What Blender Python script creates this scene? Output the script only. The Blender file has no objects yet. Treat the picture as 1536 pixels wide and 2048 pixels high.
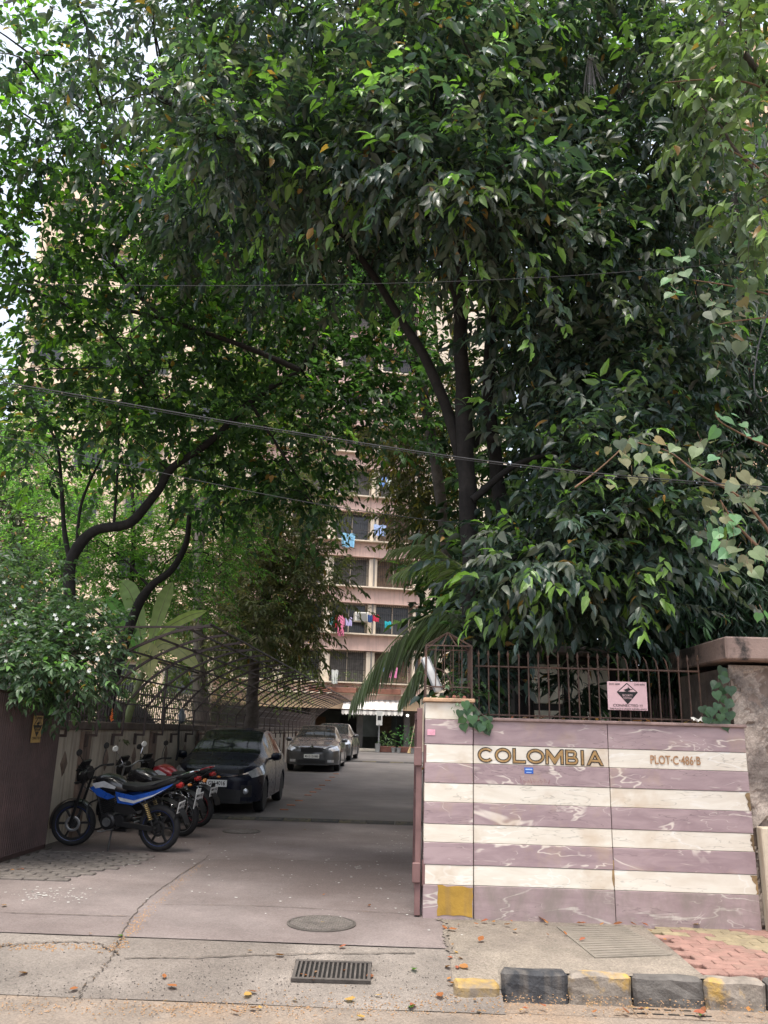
import bpy, bmesh, math, random
import numpy as np
from mathutils import Vector, Matrix, Euler, noise as mnoise

S = bpy.context.scene
COL = S.collection
R = math.radians
# ------------------------------------------------------------------ camera
CAM_P, CAM_ROLL, CAM_YAW, CAM_F = R(15.3), 0.028, R(2.0), 1600.0
CAM_LOC = Vector((0, 0, 1.7))
cd = bpy.data.cameras.new('camera')
cam = bpy.data.objects.new('camera', cd)
COL.objects.link(cam)
CM = Matrix.Rotation(CAM_YAW, 3, 'Z') @ Matrix.Rotation(math.pi / 2 + CAM_P, 3, 'X') @ Matrix.Rotation(CAM_ROLL, 3, 'Z')
cam.matrix_world = Matrix.Translation(CAM_LOC) @ CM.to_4x4()
cd.sensor_fit = 'HORIZONTAL'; cd.sensor_width = 36.0
cd.lens = 36.0 * CAM_F / 1536.0
cd.clip_start = 0.05; cd.clip_end = 3000
S.camera = cam
# ------------------------------------------------------------------ sky, sun, exposure
SUN_EL, SUN_AZ = R(72), R(188)          # azimuth from +Y towards +X
w = bpy.data.worlds.new('World'); S.world = w; w.use_nodes = True
nt = w.node_tree; nt.nodes.clear()
wo = nt.nodes.new('ShaderNodeOutputWorld'); wb = nt.nodes.new('ShaderNodeBackground')
sk = nt.nodes.new('ShaderNodeTexSky'); sk.sky_type = 'NISHITA'; sk.sun_disc = False
sk.sun_elevation = SUN_EL; sk.sun_rotation = SUN_AZ
sk.air_density = .8; sk.dust_density = 8.0; sk.ozone_density = .4
wb.inputs['Strength'].default_value = 0.13
hz = nt.nodes.new('ShaderNodeMix'); hz.data_type = 'RGBA'; hz.inputs[0].default_value = .7      # even white overcast haze over the clear sky
hz.inputs[7].default_value = (2.75, 2.98, 3.4, 1)
nt.links.new(sk.outputs[0], hz.inputs[6]); nt.links.new(hz.outputs[2], wb.inputs['Color']); nt.links.new(wb.outputs[0], wo.inputs['Surface'])
sl = bpy.data.lights.new('sun', 'SUN'); sl.energy = 1.5; sl.angle = R(25); sl.color = (1.0, .95, .86)
so = bpy.data.objects.new('sun', sl); COL.objects.link(so)
sd = Vector((math.sin(SUN_AZ) * math.cos(SUN_EL), math.cos(SUN_AZ) * math.cos(SUN_EL), math.sin(SUN_EL)))
so.rotation_euler = (-sd).to_track_quat('-Z', 'Y').to_euler(); so.location = (0, 0, 60)
vs = S.view_settings
vs.view_transform = 'Standard'; vs.look = 'None'; vs.exposure = 1.95; vs.gamma = 1.0
vs.use_curve_mapping = False

cy = S.cycles
cy.max_bounces = 5; cy.diffuse_bounces = 3; cy.glossy_bounces = 2; cy.transmission_bounces = 4; cy.transparent_max_bounces = 6
cy.caustics_reflective = False; cy.caustics_refractive = False

# ------------------------------------------------------------------ measuring helpers (photo pixel -> place)
def ray(u, v): return CM @ Vector(((u - 768) / CAM_F, -(v - 1024) / CAM_F, -1.0))
def at(u, v, Y):
    d = ray(u, v); return CAM_LOC + d * (Y / d.y)
def on(u, v, z=.17):
    d = ray(u, v); return CAM_LOC + d * ((z - CAM_LOC.z) / d.z)
def ground_z(y):
    pts = [(-50, 0), (5.7, 0), (6.5, .17), (20, .17), (28, .36), (35, .5), (400, .55)]
    for (a, b), (c, d) in zip(pts, pts[1:]):
        if y <= c: return b + (d - b) * max(0, (y - a)) / (c - a)
    return .55

# ------------------------------------------------------------------ materials
MATS = {}
def pm(name, col, rough=.7, metal=0., var=.18, scale=6., bump=.15, bscale=40., spec=.4, col2=None, thr=(.35, .65), streak=None, coat=0., grain=0.):
    """procedural material: two-scale colour mottling plus bump; col2 = second colour mixed in as patches."""
    if name in MATS: return MATS[name]
    m = bpy.data.materials.new(name); m.use_nodes = True
    nt = m.node_tree; N = nt.nodes; L = nt.links; b = N['Principled BSDF']
    tc = N.new('ShaderNodeTexCoord'); oi = N.new('ShaderNodeObjectInfo')
    ad = N.new('ShaderNodeVectorMath'); ad.operation = 'MULTIPLY_ADD'
    ad.inputs[1].default_value = (1, 1, 1)
    cx = N.new('ShaderNodeCombineXYZ')
    mu = N.new('ShaderNodeMath'); mu.operation = 'MULTIPLY'; mu.inputs[1].default_value = 37.
    L.new(oi.outputs['Random'], mu.inputs[0])
    for k in range(3): L.new(mu.outputs[0], cx.inputs[k])
    L.new(tc.outputs['Object'], ad.inputs[0]); L.new(cx.outputs[0], ad.inputs[2])
    vec = ad.outputs[0]
    def noi(s, d=4, r=.6):
        n = N.new('ShaderNodeTexNoise'); n.inputs['Scale'].default_value = s; n.inputs['Detail'].default_value = d
        n.inputs['Roughness'].default_value = r; L.new(vec, n.inputs['Vector']); return n
    def ramp(src, p0, p1):
        r = N.new('ShaderNodeMapRange'); r.inputs['From Min'].default_value = p0; r.inputs['From Max'].default_value = p1
        L.new(src, r.inputs['Value']); return r.outputs[0]
    def mix(f, a, bb, mode='MIX'):
        x = N.new('ShaderNodeMix'); x.data_type = 'RGBA'; x.blend_type = mode
        if isinstance(f, float): x.inputs[0].default_value = f
        else: L.new(f, x.inputs[0])
        for i, q in ((6, a), (7, bb)):
            if isinstance(q, tuple): x.inputs[i].default_value = (*q[:3], 1)
            else: L.new(q, x.inputs[i])
        return x.outputs[2]
    n1 = noi(scale)
    lo = tuple(c * (1 - var) for c in col); hi = tuple(min(1, c * (1 + var)) for c in col)
    c = mix(ramp(n1.outputs[0], .3, .7), lo, hi)
    if col2 is not None:
        n2 = noi(scale * .45, 6, .65)
        c = mix(ramp(n2.outputs[0], thr[0], thr[1]), c, tuple(col2))
    if streak is not None:       # dirt that runs down a face: noise stretched along Z
        mp = N.new('ShaderNodeMapping'); mp.inputs['Scale'].default_value = (7, 7, .5); L.new(vec, mp.inputs['Vector'])
        n3 = N.new('ShaderNodeTexNoise'); n3.inputs['Scale'].default_value = 1.6; n3.inputs['Detail'].default_value = 5
        L.new(mp.outputs[0], n3.inputs['Vector'])
        c = mix(ramp(n3.outputs[0], .5, .78), c, tuple(streak))
    if grain:                    # fine aggregate speckle
        vo = N.new('ShaderNodeTexVoronoi'); vo.inputs['Scale'].default_value = 95.; L.new(vec, vo.inputs['Vector'])
        sx = N.new('ShaderNodeSeparateColor'); L.new(vo.outputs['Color'], sx.inputs[0])
        gr = N.new('ShaderNodeMapRange'); gr.inputs['To Min'].default_value = 1 - grain; gr.inputs['To Max'].default_value = 1 + grain; L.new(sx.outputs[0], gr.inputs['Value'])
        c = mix(1.0, c, gr.outputs[0], 'MULTIPLY')
    L.new(c, b.inputs['Base Color'])
    b.inputs['Metallic'].default_value = metal
    b.inputs['Specular IOR Level'].default_value = spec
    nr = noi(scale * 2.3)
    rr = N.new('ShaderNodeMapRange'); rr.inputs['To Min'].default_value = max(.03, rough - .12); rr.inputs['To Max'].default_value = min(1, rough + .12)
    L.new(nr.outputs[0], rr.inputs['Value']); L.new(rr.outputs[0], b.inputs['Roughness'])
    if coat: b.inputs['Coat Weight'].default_value = coat; b.inputs['Coat Roughness'].default_value = .06
    if bump:
        nb = noi(bscale, 5, .6); bp = N.new('ShaderNodeBump'); bp.inputs['Strength'].default_value = bump; bp.inputs['Distance'].default_value = .01
        L.new(nb.outputs[0], bp.inputs['Height']); L.new(bp.outputs[0], b.inputs['Normal'])
    MATS[name] = m
    m['_c'] = 1
    return m

def marble(name, base, dark, vein, stain=None, dirt=None):
    m = bpy.data.materials.new(name); m.use_nodes = True
    nt = m.node_tree; N = nt.nodes; L = nt.links; b = N['Principled BSDF']
    tc = N.new('ShaderNodeTexCoord'); oi = N.new('ShaderNodeObjectInfo')
    mu = N.new('ShaderNodeVectorMath'); mu.operation = 'MULTIPLY_ADD'; mu.inputs[1].default_value = (1, 1, 1)
    sc = N.new('ShaderNodeVectorMath'); sc.operation = 'SCALE'; sc.inputs[0].default_value = (31., 17., 23.)
    L.new(oi.outputs['Random'], sc.inputs['Scale']); L.new(tc.outputs['Object'], mu.inputs[0]); L.new(sc.outputs[0], mu.inputs[2])
    def noi(s, d, dist=0., rot=None, stretch=None, r=.6):
        n = N.new('ShaderNodeTexNoise'); n.inputs['Scale'].default_value = s; n.inputs['Detail'].default_value = d
        n.inputs['Distortion'].default_value = dist; n.inputs['Roughness'].default_value = r
        if stretch:
            mp = N.new('ShaderNodeMapping'); mp.inputs['Scale'].default_value = stretch; mp.inputs['Rotation'].default_value = rot or (0, 0, 0)
            L.new(mu.outputs[0], mp.inputs['Vector']); L.new(mp.outputs[0], n.inputs['Vector'])
        else: L.new(mu.outputs[0], n.inputs['Vector'])
        return n.outputs[0]
    def cr(src, stops):
        r = N.new('ShaderNodeValToRGB'); e = r.color_ramp.elements
        while len(e) < len(stops): e.new(.5)
        for el, (p, c) in zip(e, stops): el.position = p; el.color = (c, c, c, 1)
        L.new(src, r.inputs[0]); return r.outputs[0]
    def mix(f, a, bb):
        x = N.new('ShaderNodeMix'); x.data_type = 'RGBA'; L.new(f, x.inputs[0])
        for i, q in ((6, a), (7, bb)):
            if isinstance(q, tuple): x.inputs[i].default_value = (*q, 1)
            else: L.new(q, x.inputs[i])
        return x.outputs[2]
    c = mix(cr(noi(3.0, 6, .6, (0, R(18), 0), (1, 1, 4)), [(.35, 0), (.65, 1)]), base, dark)
    # thin pale veins where a noise field crosses its middle value, broken up by a second field
    v = cr(noi(1.7, 4, .5, (0, R(-52), 0), (.55, 1, 1.5), .55), [(.488, 0), (.497, 1), (.503, 1), (.512, 0)])
    gate = cr(noi(1.7, 3), [(.44, 0), (.53, .9)])
    mm = N.new('ShaderNodeMath'); mm.operation = 'MULTIPLY'; L.new(v, mm.inputs[0]); L.new(gate, mm.inputs[1])
    c = mix(mm.outputs[0], c, vein)
    v2 = cr(noi(3.2, 3, .4, (0, R(58), 0), (.5, 1, 1.7)), [(.493, 0), (.5, 1), (.507, 0)])
    m2 = N.new('ShaderNodeMath'); m2.operation = 'MULTIPLY'; L.new(v2, m2.inputs[0]); L.new(cr(noi(3.7, 2), [(.5, 0), (.6, .75)]), m2.inputs[1])
    c = mix(m2.outputs[0], c, vein)
    # hairline dark cracks
    v3 = cr(noi(1.3, 5, .2, (0, R(25), 0), (.4, 1, 2.6)), [(.4972, 0), (.5, .5), (.5028, 0)])
    c = mix(v3, c, tuple(k * .35 for k in dark))
    if stain is not None:
        c = mix(cr(noi(1.9, 5), [(.55, 0), (.72, .6)]), c, stain)
    if dirt is not None:
        c = mix(cr(noi(3.2, 6, .3, (0, 0, 0), (1.6, 1, 1), .7), [(.42, 0), (.66, .8)]), c, dirt)
    L.new(c, b.inputs['Base Color'])
    b.inputs['Roughness'].default_value = .42; b.inputs['Specular IOR Level'].default_value = .35
    MATS[name] = m; return m

def leafmat(name, trans=.35, rough=.42, spec=.35):
    m = bpy.data.materials.new(name); m.use_nodes = True
    nt = m.node_tree; N = nt.nodes; L = nt.links; b = N['Principled BSDF']; o = N['Material Output']
    at_ = N.new('ShaderNodeAttribute'); at_.attribute_name = 'Col'
    L.new(at_.outputs['Color'], b.inputs['Base Color'])
    b.inputs['Roughness'].default_value = rough; b.inputs['Specular IOR Level'].default_value = spec
    t = N.new('ShaderNodeBsdfTranslucent')
    g = N.new('ShaderNodeMix'); g.data_type = 'RGBA'; g.blend_type = 'MULTIPLY'; g.inputs[0].default_value = 1.
    L.new(at_.outputs['Color'], g.inputs[6]); g.inputs[7].default_value = (1.5, 1.9, .8, 1)
    L.new(g.outputs[2], t.inputs['Color'])
    ms = N.new('ShaderNodeMixShader'); ms.inputs[0].default_value = trans
    L.new(b.outputs[0], ms.inputs[1]); L.new(t.outputs[0], ms.inputs[2]); L.new(ms.outputs[0], o.inputs['Surface'])
    MATS[name] = m; return m

def emis(name, col, s):
    m = bpy.data.materials.new(name); m.use_nodes = True; b = m.node_tree.nodes['Principled BSDF']
    b.inputs['Base Color'].default_value = (*col, 1); b.inputs['Emission Color'].default_value = (*col, 1); b.inputs['Emission Strength'].default_value = s
    return m
def glassmat(name, col=(.02, .025, .025), rough=.05, alpha_mix=.35):
    """dark car or window glass: glossy, partly see-through"""
    m = bpy.data.materials.new(name); m.use_nodes = True
    nt = m.node_tree; N = nt.nodes; L = nt.links; b = N['Principled BSDF']; o = N['Material Output']
    b.inputs['Base Color'].default_value = (*col, 1); b.inputs['Roughness'].default_value = rough; b.inputs['Specular IOR Level'].default_value = .45
    t = N.new('ShaderNodeBsdfTransparent'); t.inputs[0].default_value = (.55, .6, .58, 1)
    ms = N.new('ShaderNodeMixShader'); ms.inputs[0].default_value = alpha_mix
    L.new(b.outputs[0], ms.inputs[1]); L.new(t.outputs[0], ms.inputs[2]); L.new(ms.outputs[0], o.inputs['Surface'])
    return m

# ------------------------------------------------------------------ mesh helpers
def link(o, parent=None):
    COL.objects.link(o)
    if parent is not None: o.parent = parent
    return o
class MB:
    def __init__(s): s.v = []; s.f = []
    def add(s, vs, fs):
        k = len(s.v); s.v += [tuple(p) for p in vs]; s.f += [tuple(i + k for i in f) for f in fs]; return s
    def box(s, c, d, rot=None, taper=None):
        x, y, z = (q / 2 for q in d); tx, ty = taper or (1, 1)
        p = [(-x, -y, -z), (x, -y, -z), (x, y, -z), (-x, y, -z), (-x * tx, -y * ty, z), (x * tx, -y * ty, z), (x * tx, y * ty, z), (-x * tx, y * ty, z)]
        c = Vector(c)
        p = [(rot @ Vector(q) if rot else Vector(q)) + c for q in p]
        return s.add(p, [(0, 3, 2, 1), (4, 5, 6, 7), (0, 1, 5, 4), (1, 2, 6, 5), (2, 3, 7, 6), (3, 0, 4, 7)])
    def cbox(s, c, d, ch=.01, rot=None):
        """box with chamfered edges"""
        bm = bmesh.new(); bmesh.ops.create_cube(bm, size=1.0)
        for q in bm.verts: q.co = Vector((q.co.x * d[0], q.co.y * d[1], q.co.z * d[2]))
        bmesh.ops.bevel(bm, geom=list(bm.edges), offset=ch, segments=1, affect='EDGES')
        c = Vector(c); bm.verts.index_update()
        vs = [(rot @ q.co if rot else q.co) + c for q in bm.verts]
        fs = [[q.index for q in f.verts] for f in bm.faces]
        bm.free(); return s.add(vs, fs)
    def tube(s, pts, r, n=6, cap=True, flat=1.0):
        pts = [Vector(p) for p in pts]; m = len(pts)
        rs = r if isinstance(r, (list, tuple)) else [r] * m
        vs = []; fs = []; up = None
        for i, p in enumerate(pts):
            t = (pts[min(i + 1, m - 1)] - pts[max(i - 1, 0)]).normalized()
            if up is None:
                up = Vector((0, 0, 1)) if abs(t.z) < .9 else Vector((1, 0, 0))
            a = t.cross(up)
            if a.length < 1e-4: a = t.orthogonal()
            a.normalize(); bb = a.cross(t).normalized(); up = bb
            for k in range(n):
                th = 2 * math.pi * (k + .5) / n
                vs.append(p + (a * math.cos(th) + bb * math.sin(th) * flat) * rs[i])
        for i in range(m - 1):
            for k in range(n):
                fs.append((i * n + k, i * n + (k + 1) % n, (i + 1) * n + (k + 1) % n, (i + 1) * n + k))
        if cap:
            fs.append(tuple(range(n))[::-1]); fs.append(tuple((m - 1) * n + k for k in range(n)))
        return s.add(vs, fs)
    def lathe(s, prof, n=20, mat=None):
        vs = []; fs = []; m = len(prof); mat = mat or Matrix.Identity(4)
        for r, z in prof:
            for k in range(n):
                a = 2 * math.pi * k / n; vs.append(mat @ Vector((r * math.cos(a), r * math.sin(a), z)))
        for i in range(m - 1):
            for k in range(n): fs.append((i * n + k, i * n + (k + 1) % n, (i + 1) * n + (k + 1) % n, (i + 1) * n + k))
        if prof[0][0] > 1e-6: fs.append(tuple(range(n))[::-1])
        if prof[-1][0] > 1e-6: fs.append(tuple((m - 1) * n + k for k in range(n)))
        return s.add(vs, fs)
    def torus(s, Rr, r, nu=24, nv=8, mat=None, sq=1.0):
        vs = []; fs = []; mat = mat or Matrix.Identity(4)
        for i in range(nu):
            a = 2 * math.pi * i / nu
            for k in range(nv):
                b = 2 * math.pi * k / nv; q = Rr + r * math.cos(b)
                vs.append(mat @ Vector((q * math.cos(a), q * math.sin(a), r * sq * math.sin(b))))
        for i in range(nu):
            for k in range(nv):
                fs.append((i * nv + k, ((i + 1) % nu) * nv + k, ((i + 1) % nu) * nv + (k + 1) % nv, i * nv + (k + 1) % nv))
        return s.add(vs, fs)
    def grid(s, rows, closed=False, cap=False):
        n = len(rows[0]); vs = [p for r in rows for p in r]; fs = []
        for i in range(len(rows) - 1):
            for k in range(n if closed else n - 1):
                fs.append((i * n + k, i * n + (k + 1) % n, (i + 1) * n + (k + 1) % n, (i + 1) * n + k))
        if cap:
            fs.append(tuple(range(n))[::-1]); fs.append(tuple((len(rows) - 1) * n + k for k in range(n)))
        return s.add(vs, fs)
    def loft(s, secs, n=12, e=2.4):
        """secs: (centre, half_y, half_z) superellipse sections normal to x"""
        rows = []
        for c, hy, hz in secs:
            r = []
            for k in range(n):
                a = 2 * math.pi * k / n; ca, sa = math.cos(a), math.sin(a)
                r.append((c[0], c[1] + hy * math.copysign(abs(ca) ** (2 / e), ca), c[2] + hz * math.copysign(abs(sa) ** (2 / e), sa)))
            rows.append(r)
        return s.grid(rows, True, True)
    def prism(s, poly, d, mat=None):
        """2-D polygon in x,z; thickness d along y from 0 to d"""
        n = len(poly); mat = mat or Matrix.Identity(4)
        vs = [mat @ Vector((x, 0, z)) for x, z in poly] + [mat @ Vector((x, d, z)) for x, z in poly]
        fs = [tuple(range(n)), tuple(range(2 * n - 1, n - 1, -1))] + [(i, i + n, (i + 1) % n + n, (i + 1) % n) for i in range(n)]
        return s.add(vs, fs)
    def mesh(s, name, m, smooth=False):
        me = bpy.data.meshes.new(name); me.from_pydata(s.v, [], s.f)
        if m is not None: me.materials.append(m)
        if smooth:
            me.polygons.foreach_set('use_smooth', [True] * len(me.polygons))
            try: me.set_sharp_from_angle(angle=R(38))
            except Exception: pass
        me.update(); return me
    def build(s, name, m, parent=None, smooth=False, loc=None, rot=None):
        bm_ = s.mesh(name, m, smooth)
        o = bpy.data.objects.new(name, bm_); link(o, parent)
        fix = bmesh.new(); fix.from_mesh(bm_); bmesh.ops.recalc_face_normals(fix, faces=fix.faces); fix.to_mesh(bm_); fix.free()
        if loc is not None: o.location = loc
        if rot is not None: o.rotation_euler = rot
        return o
def tag(o, label, cat, group=None):
    o['label'] = label; o['category'] = cat
    if group: o['group'] = group
    return o
def thing(name, label, cat, loc=(0, 0, 0), rz=0., group=None):
    o = bpy.data.objects.new(name, None); COL.objects.link(o); o.location = loc; o.rotation_euler = (0, 0, rz); o.empty_display_size = .2
    return tag(o, label, cat, group)
def struct(o): o['kind'] = 'structure'; return o
def stuff(o): o['kind'] = 'stuff'; return o
def copy_obj(o, parent=None, loc=None, rot=None):
    c = o.copy(); COL.objects.link(c); c.parent = parent
    if loc is not None: c.location = loc
    if rot is not None: c.rotation_euler = rot
    return c
def inst(name, me, parent=None, loc=(0, 0, 0), rot=None, scale=None):
    o = bpy.data.objects.new(name, me); link(o, parent); o.location = loc
    if rot is not None: o.rotation_euler = rot
    if scale is not None: o.scale = scale
    return o
def text(name, body, size, m, parent, loc, rot=(R(90), 0, 0), ext=.002, sx=1., off=0., align='CENTER', sp=1.):
    cu = bpy.data.curves.new(name, 'FONT'); cu.body = body; cu.size = size; cu.extrude = ext; cu.offset = off
    cu.align_x = align; cu.align_y = 'CENTER'; cu.space_character = sp; cu.resolution_u = 3
    t = bpy.data.objects.new(name + '_t', cu); COL.objects.link(t)
    me = bpy.data.meshes.new_from_object(t.evaluated_get(bpy.context.evaluated_depsgraph_get()))
    bpy.data.objects.remove(t); bpy.data.curves.remove(cu)
    me.name = name; me.materials.clear(); me.materials.append(m)
    o = bpy.data.objects.new(name, me); link(o, parent); o.location = loc; o.rotation_euler = rot; o.scale = (sx, 1, 1)
    return o
def lerp_tab(tab, x):
    if x <= tab[0][0]: return tab[0][1]
    for (a, b), (c, d) in zip(tab, tab[1:]):
        if x <= c:
            t = (x - a) / (c - a); t = t * t * (3 - 2 * t) * .5 + t * .5
            return b + (d - b) * t
    return tab[-1][1]
def catmull(pts, k=6):
    pts = [Vector(p) for p in pts]; P = [pts[0] * 2 - pts[1]] + pts + [pts[-1] * 2 - pts[-2]]; out = []
    for i in range(1, len(P) - 2):
        a, b, c, d = P[i - 1:i + 3]
        for j in range(k):
            t = j / k
            out.append(.5 * ((2 * b) + (c - a) * t + (2 * a - 5 * b + 4 * c - d) * t * t + (3 * b - a - 3 * c + d) * t ** 3))
    out.append(pts[-1]); return out
YROT = Matrix.Rotation(R(90), 4, 'X')    # turns a lathe axis from z to y

# shared materials
M_brown = pm('brown_gate_paint', (.085, .05, .045), .55, 0, .25, 5, .1, 60, col2=(.05, .03, .026))
M_rust = pm('rusty_brown_steel', (.075, .046, .037), .7, .1, .35, 14, .25, 90, col2=(.12, .06, .036), thr=(.5, .75))
M_frame = pm('dark_frame_steel', (.05, .035, .032), .6, .1, .3, 9, .15, 80)
M_black = pm('black_plastic', (.012, .012, .013), .45, 0, .2, 8, .05)
M_rubber = pm('tyre_rubber', (.016, .016, .017), .8, 0, .25, 20, .2, 90)
M_chrome = pm('chrome', (.6, .6, .62), .15, 1., .1, 6, 0)
M_alu = pm('alloy_grey', (.32, .33, .34), .35, .85, .15, 8, .05)
M_white = pm('white_plate', (.72, .72, .70), .5, 0, .06, 8, .02)
M_ink = pm('black_ink', (.012, .012, .013), .6, 0, .1, 8, 0)
M_glass = glassmat('car_glass')
M_bark = pm('dark_bark', (.014, .012, .0105), .9, 0, .4, 9, .8, 30, col2=(.03, .026, .023), thr=(.5, .75))
M_bark2 = pm('grey_bark', (.075, .06, .05), .9, 0, .4, 8, .8, 26, col2=(.14, .12, .1), thr=(.5, .8))
M_leaf = leafmat('leaf_surface', .33, .38, .5)
M_leafthin = leafmat('thin_leaf_surface', .5, .5, .25)
M_leafdull = leafmat('dull_leaf_surface', .3, .65, .15)
# ------------------------------------------------------------------ leaves (numpy)
def _tmpl(kind):
    """template verts (along, side, up) and triangles; side pairs folded slightly up, blade drooping to the tip"""
    if kind == 'small':
        v = [(0, 0, 0), (.45, .5, .06), (.45, -.5, .06), (1, 0, -.12)]; f = [(0, 2, 3), (0, 3, 1)]
    elif kind == 'lance':
        v = [(0, 0, 0), (.3, .46, .05), (.3, 0, 0), (.3, -.46, .05), (.7, .38, .0), (.7, 0, -.06), (.7, -.38, .0), (1, 0, -.2)]
    elif kind == 'ovate':
        v = [(.04, 0, 0), (.32, .5, .07), (.32, 0, .01), (.32, -.5, .07), (.68, .38, .0), (.68, 0, -.06), (.68, -.38, .0), (1, 0, -.22)]
    elif kind == 'heart':
        h = [(.07, .14, .02), (.06, .28, .04), (.13, .42, .06), (.26, .50, .07), (.40, .49, .05), (.54, .40, .02), (.66, .27, -.02), (.76, .13, -.05), (.86, .04, -.08)]
        v = [(.13, 0, 0)] + h + [(1, 0, -.12)] + [(a, -b, c) for a, b, c in h[::-1]] + [(.45, 0, -.02)]
        n_ = len(v) - 1; f = [(n_, i, (i + 1) % n_) for i in range(n_)]
    if kind in ('lance', 'ovate'):
        f = [(0, 2, 1), (0, 3, 2), (1, 2, 5), (1, 5, 4), (2, 3, 6), (2, 6, 5), (4, 5, 7), (5, 6, 7)]
    return np.array(v, float), np.array(f, int)
TM = {k: _tmpl(k) for k in ('small', 'lance', 'ovate', 'heart')}
def leaves(name, P, D, Nn, L, Wd, C, m, parent, kind='ovate', loc=None):
    P = np.array([tuple(p) for p in P] if not isinstance(P, np.ndarray) else P, float); D = np.array([tuple(p) for p in D] if not isinstance(D, np.ndarray) else D, float)
    Nn = np.array([tuple(p) for p in Nn] if not isinstance(Nn, np.ndarray) else Nn, float); L = np.asarray(L, float); Wd = np.asarray(Wd, float); C = np.asarray(C, float)
    T, Fc = TM[kind]; n = len(P); k = len(T)
    D = D / (np.linalg.norm(D, axis=1, keepdims=True) + 1e-9)
    Sd = np.cross(Nn, D); Sd /= (np.linalg.norm(Sd, axis=1, keepdims=True) + 1e-9); U = np.cross(D, Sd)
    V = (P[:, None, :] + D[:, None, :] * (T[None, :, 0:1] * L[:, None, None]) + Sd[:, None, :] * (T[None, :, 1:2] * Wd[:, None, None]) + U[:, None, :] * (T[None, :, 2:3] * L[:, None, None])).reshape(-1, 3)
    F = (Fc[None] + (np.arange(n) * k)[:, None, None]).reshape(-1, 3)
    me = bpy.data.meshes.new(name); me.vertices.add(len(V)); me.vertices.foreach_set('co', V.astype('f').ravel())
    me.loops.add(len(F) * 3); me.loops.foreach_set('vertex_index', F.astype('i').ravel())
    me.polygons.add(len(F)); me.polygons.foreach_set('loop_start', np.arange(0, len(F) * 3, 3, dtype='i'))
    ca = me.color_attributes.new('Col', 'FLOAT_COLOR', 'POINT')
    cc = np.ones((len(V), 4), 'f'); cc[:, :3] = np.repeat(np.clip(C, 0, 1), k, axis=0); ca.data.foreach_set('color', cc.ravel())
    me.materials.append(m); me.update(calc_edges=True); me.validate()
    o = bpy.data.objects.new(name, me); link(o, parent)
    if loc is not None: o.location = loc
    return o
# ================================================================== GROUND
def sheet(name, xs, ys, zf, m, kind=True):
    b = MB(); b.grid([[(x, y, zf(x, y)) for x in xs] for y in ys])
    o = b.build(name, m, None, True)
    return struct(o)
def lin(a, b, n): return [a + (b - a) * i / n for i in range(n + 1)]
M_soil = pm('compound_soil', (.09, .075, .055), .95, 0, .3, 3, .5, 20)
sheet('ground', [-600, -200, -60, -20, -4.6, .3, 20, 60, 200, 600], [5.62, 6.0, 6.5, 10, 20, 28, 35, 60, 150, 500, 1500], lambda x, y: ground_z(y) - .12 if y < 6.2 else ground_z(y) - .05, M_soil)
M_road = pm('road_asphalt', (.175, .145, .12), .9, 0, .25, 2.2, .7, 70, col2=(.235, .17, .12), thr=(.45, .72), grain=.2)
sheet('road', [-300, -60, -20, -8, -3, 0, 3, 8, 20, 60, 300], [-80, -30, -10, 0, 3, 5, 5.5, 5.74], lambda x, y: 0.0, M_road)
sheet('gutter', [.6, 2, 5, 20, 300], [5.735, 5.85, 5.99], lambda x, y: .0015, M_road)
M_apron = pm('exposed_aggregate_concrete', (.172, .15, .132), .95, 0, .28, 1.8, .9, 110, col2=(.125, .105, .092), thr=(.48, .75), grain=.17)
sheet('apron', lin(-9, .655, 40), lin(5.7, 6.52, 10), lambda x, y: ground_z(y) + .004 + .006 * mnoise.noise((x * 3, y * 5, 0)), M_apron)
M_drive = pm('driveway_concrete', (.18, .152, .146), .85, 0, .28, .9, .45, 70, col2=(.125, .10, .094), thr=(.42, .62), spec=.35, grain=.16)
sheet('driveway', lin(-4.6, .34, 12), lin(6.5, 14.4, 20), lambda x, y: ground_z(y) + .008, M_drive)
M_drive2 = pm('shade_toned_driveway_concrete', (.125, .116, .113), .6, 0, .28, .7, .3, 60, col2=(.075, .07, .07), thr=(.4, .62), spec=.45, grain=.15)  # tree shade beyond the gate is put into this darker concrete colour
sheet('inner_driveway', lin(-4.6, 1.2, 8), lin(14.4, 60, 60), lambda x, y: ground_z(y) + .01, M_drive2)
M_walk = pm('sidewalk_concrete', (.195, .168, .138), .9, 0, .25, 2.5, .8, 80, col2=(.125, .105, .09), thr=(.45, .72), grain=.25)
def walk_z(x, y):
    f = min(1, max(0, (x - .665) / .06)); f = f * f * (3 - 2 * f); g = min(.176, ground_z(y) + .012)
    return g + (.176 - g) * f + .004 * mnoise.noise((x * 2, y * 2, 3))
walk = sheet('sidewalk', lin(.34, 2.02, 42), lin(5.98, 7.56, 16), walk_z, M_walk)
bed = sheet('pavement_bed', [2.0, 6, 12], [6.1, 6.8, 7.56], lambda x, y: .135, pm('pavement_bed_sand', (.16, .1, .07), .95, 0, .3, 6, .6, 60))
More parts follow.
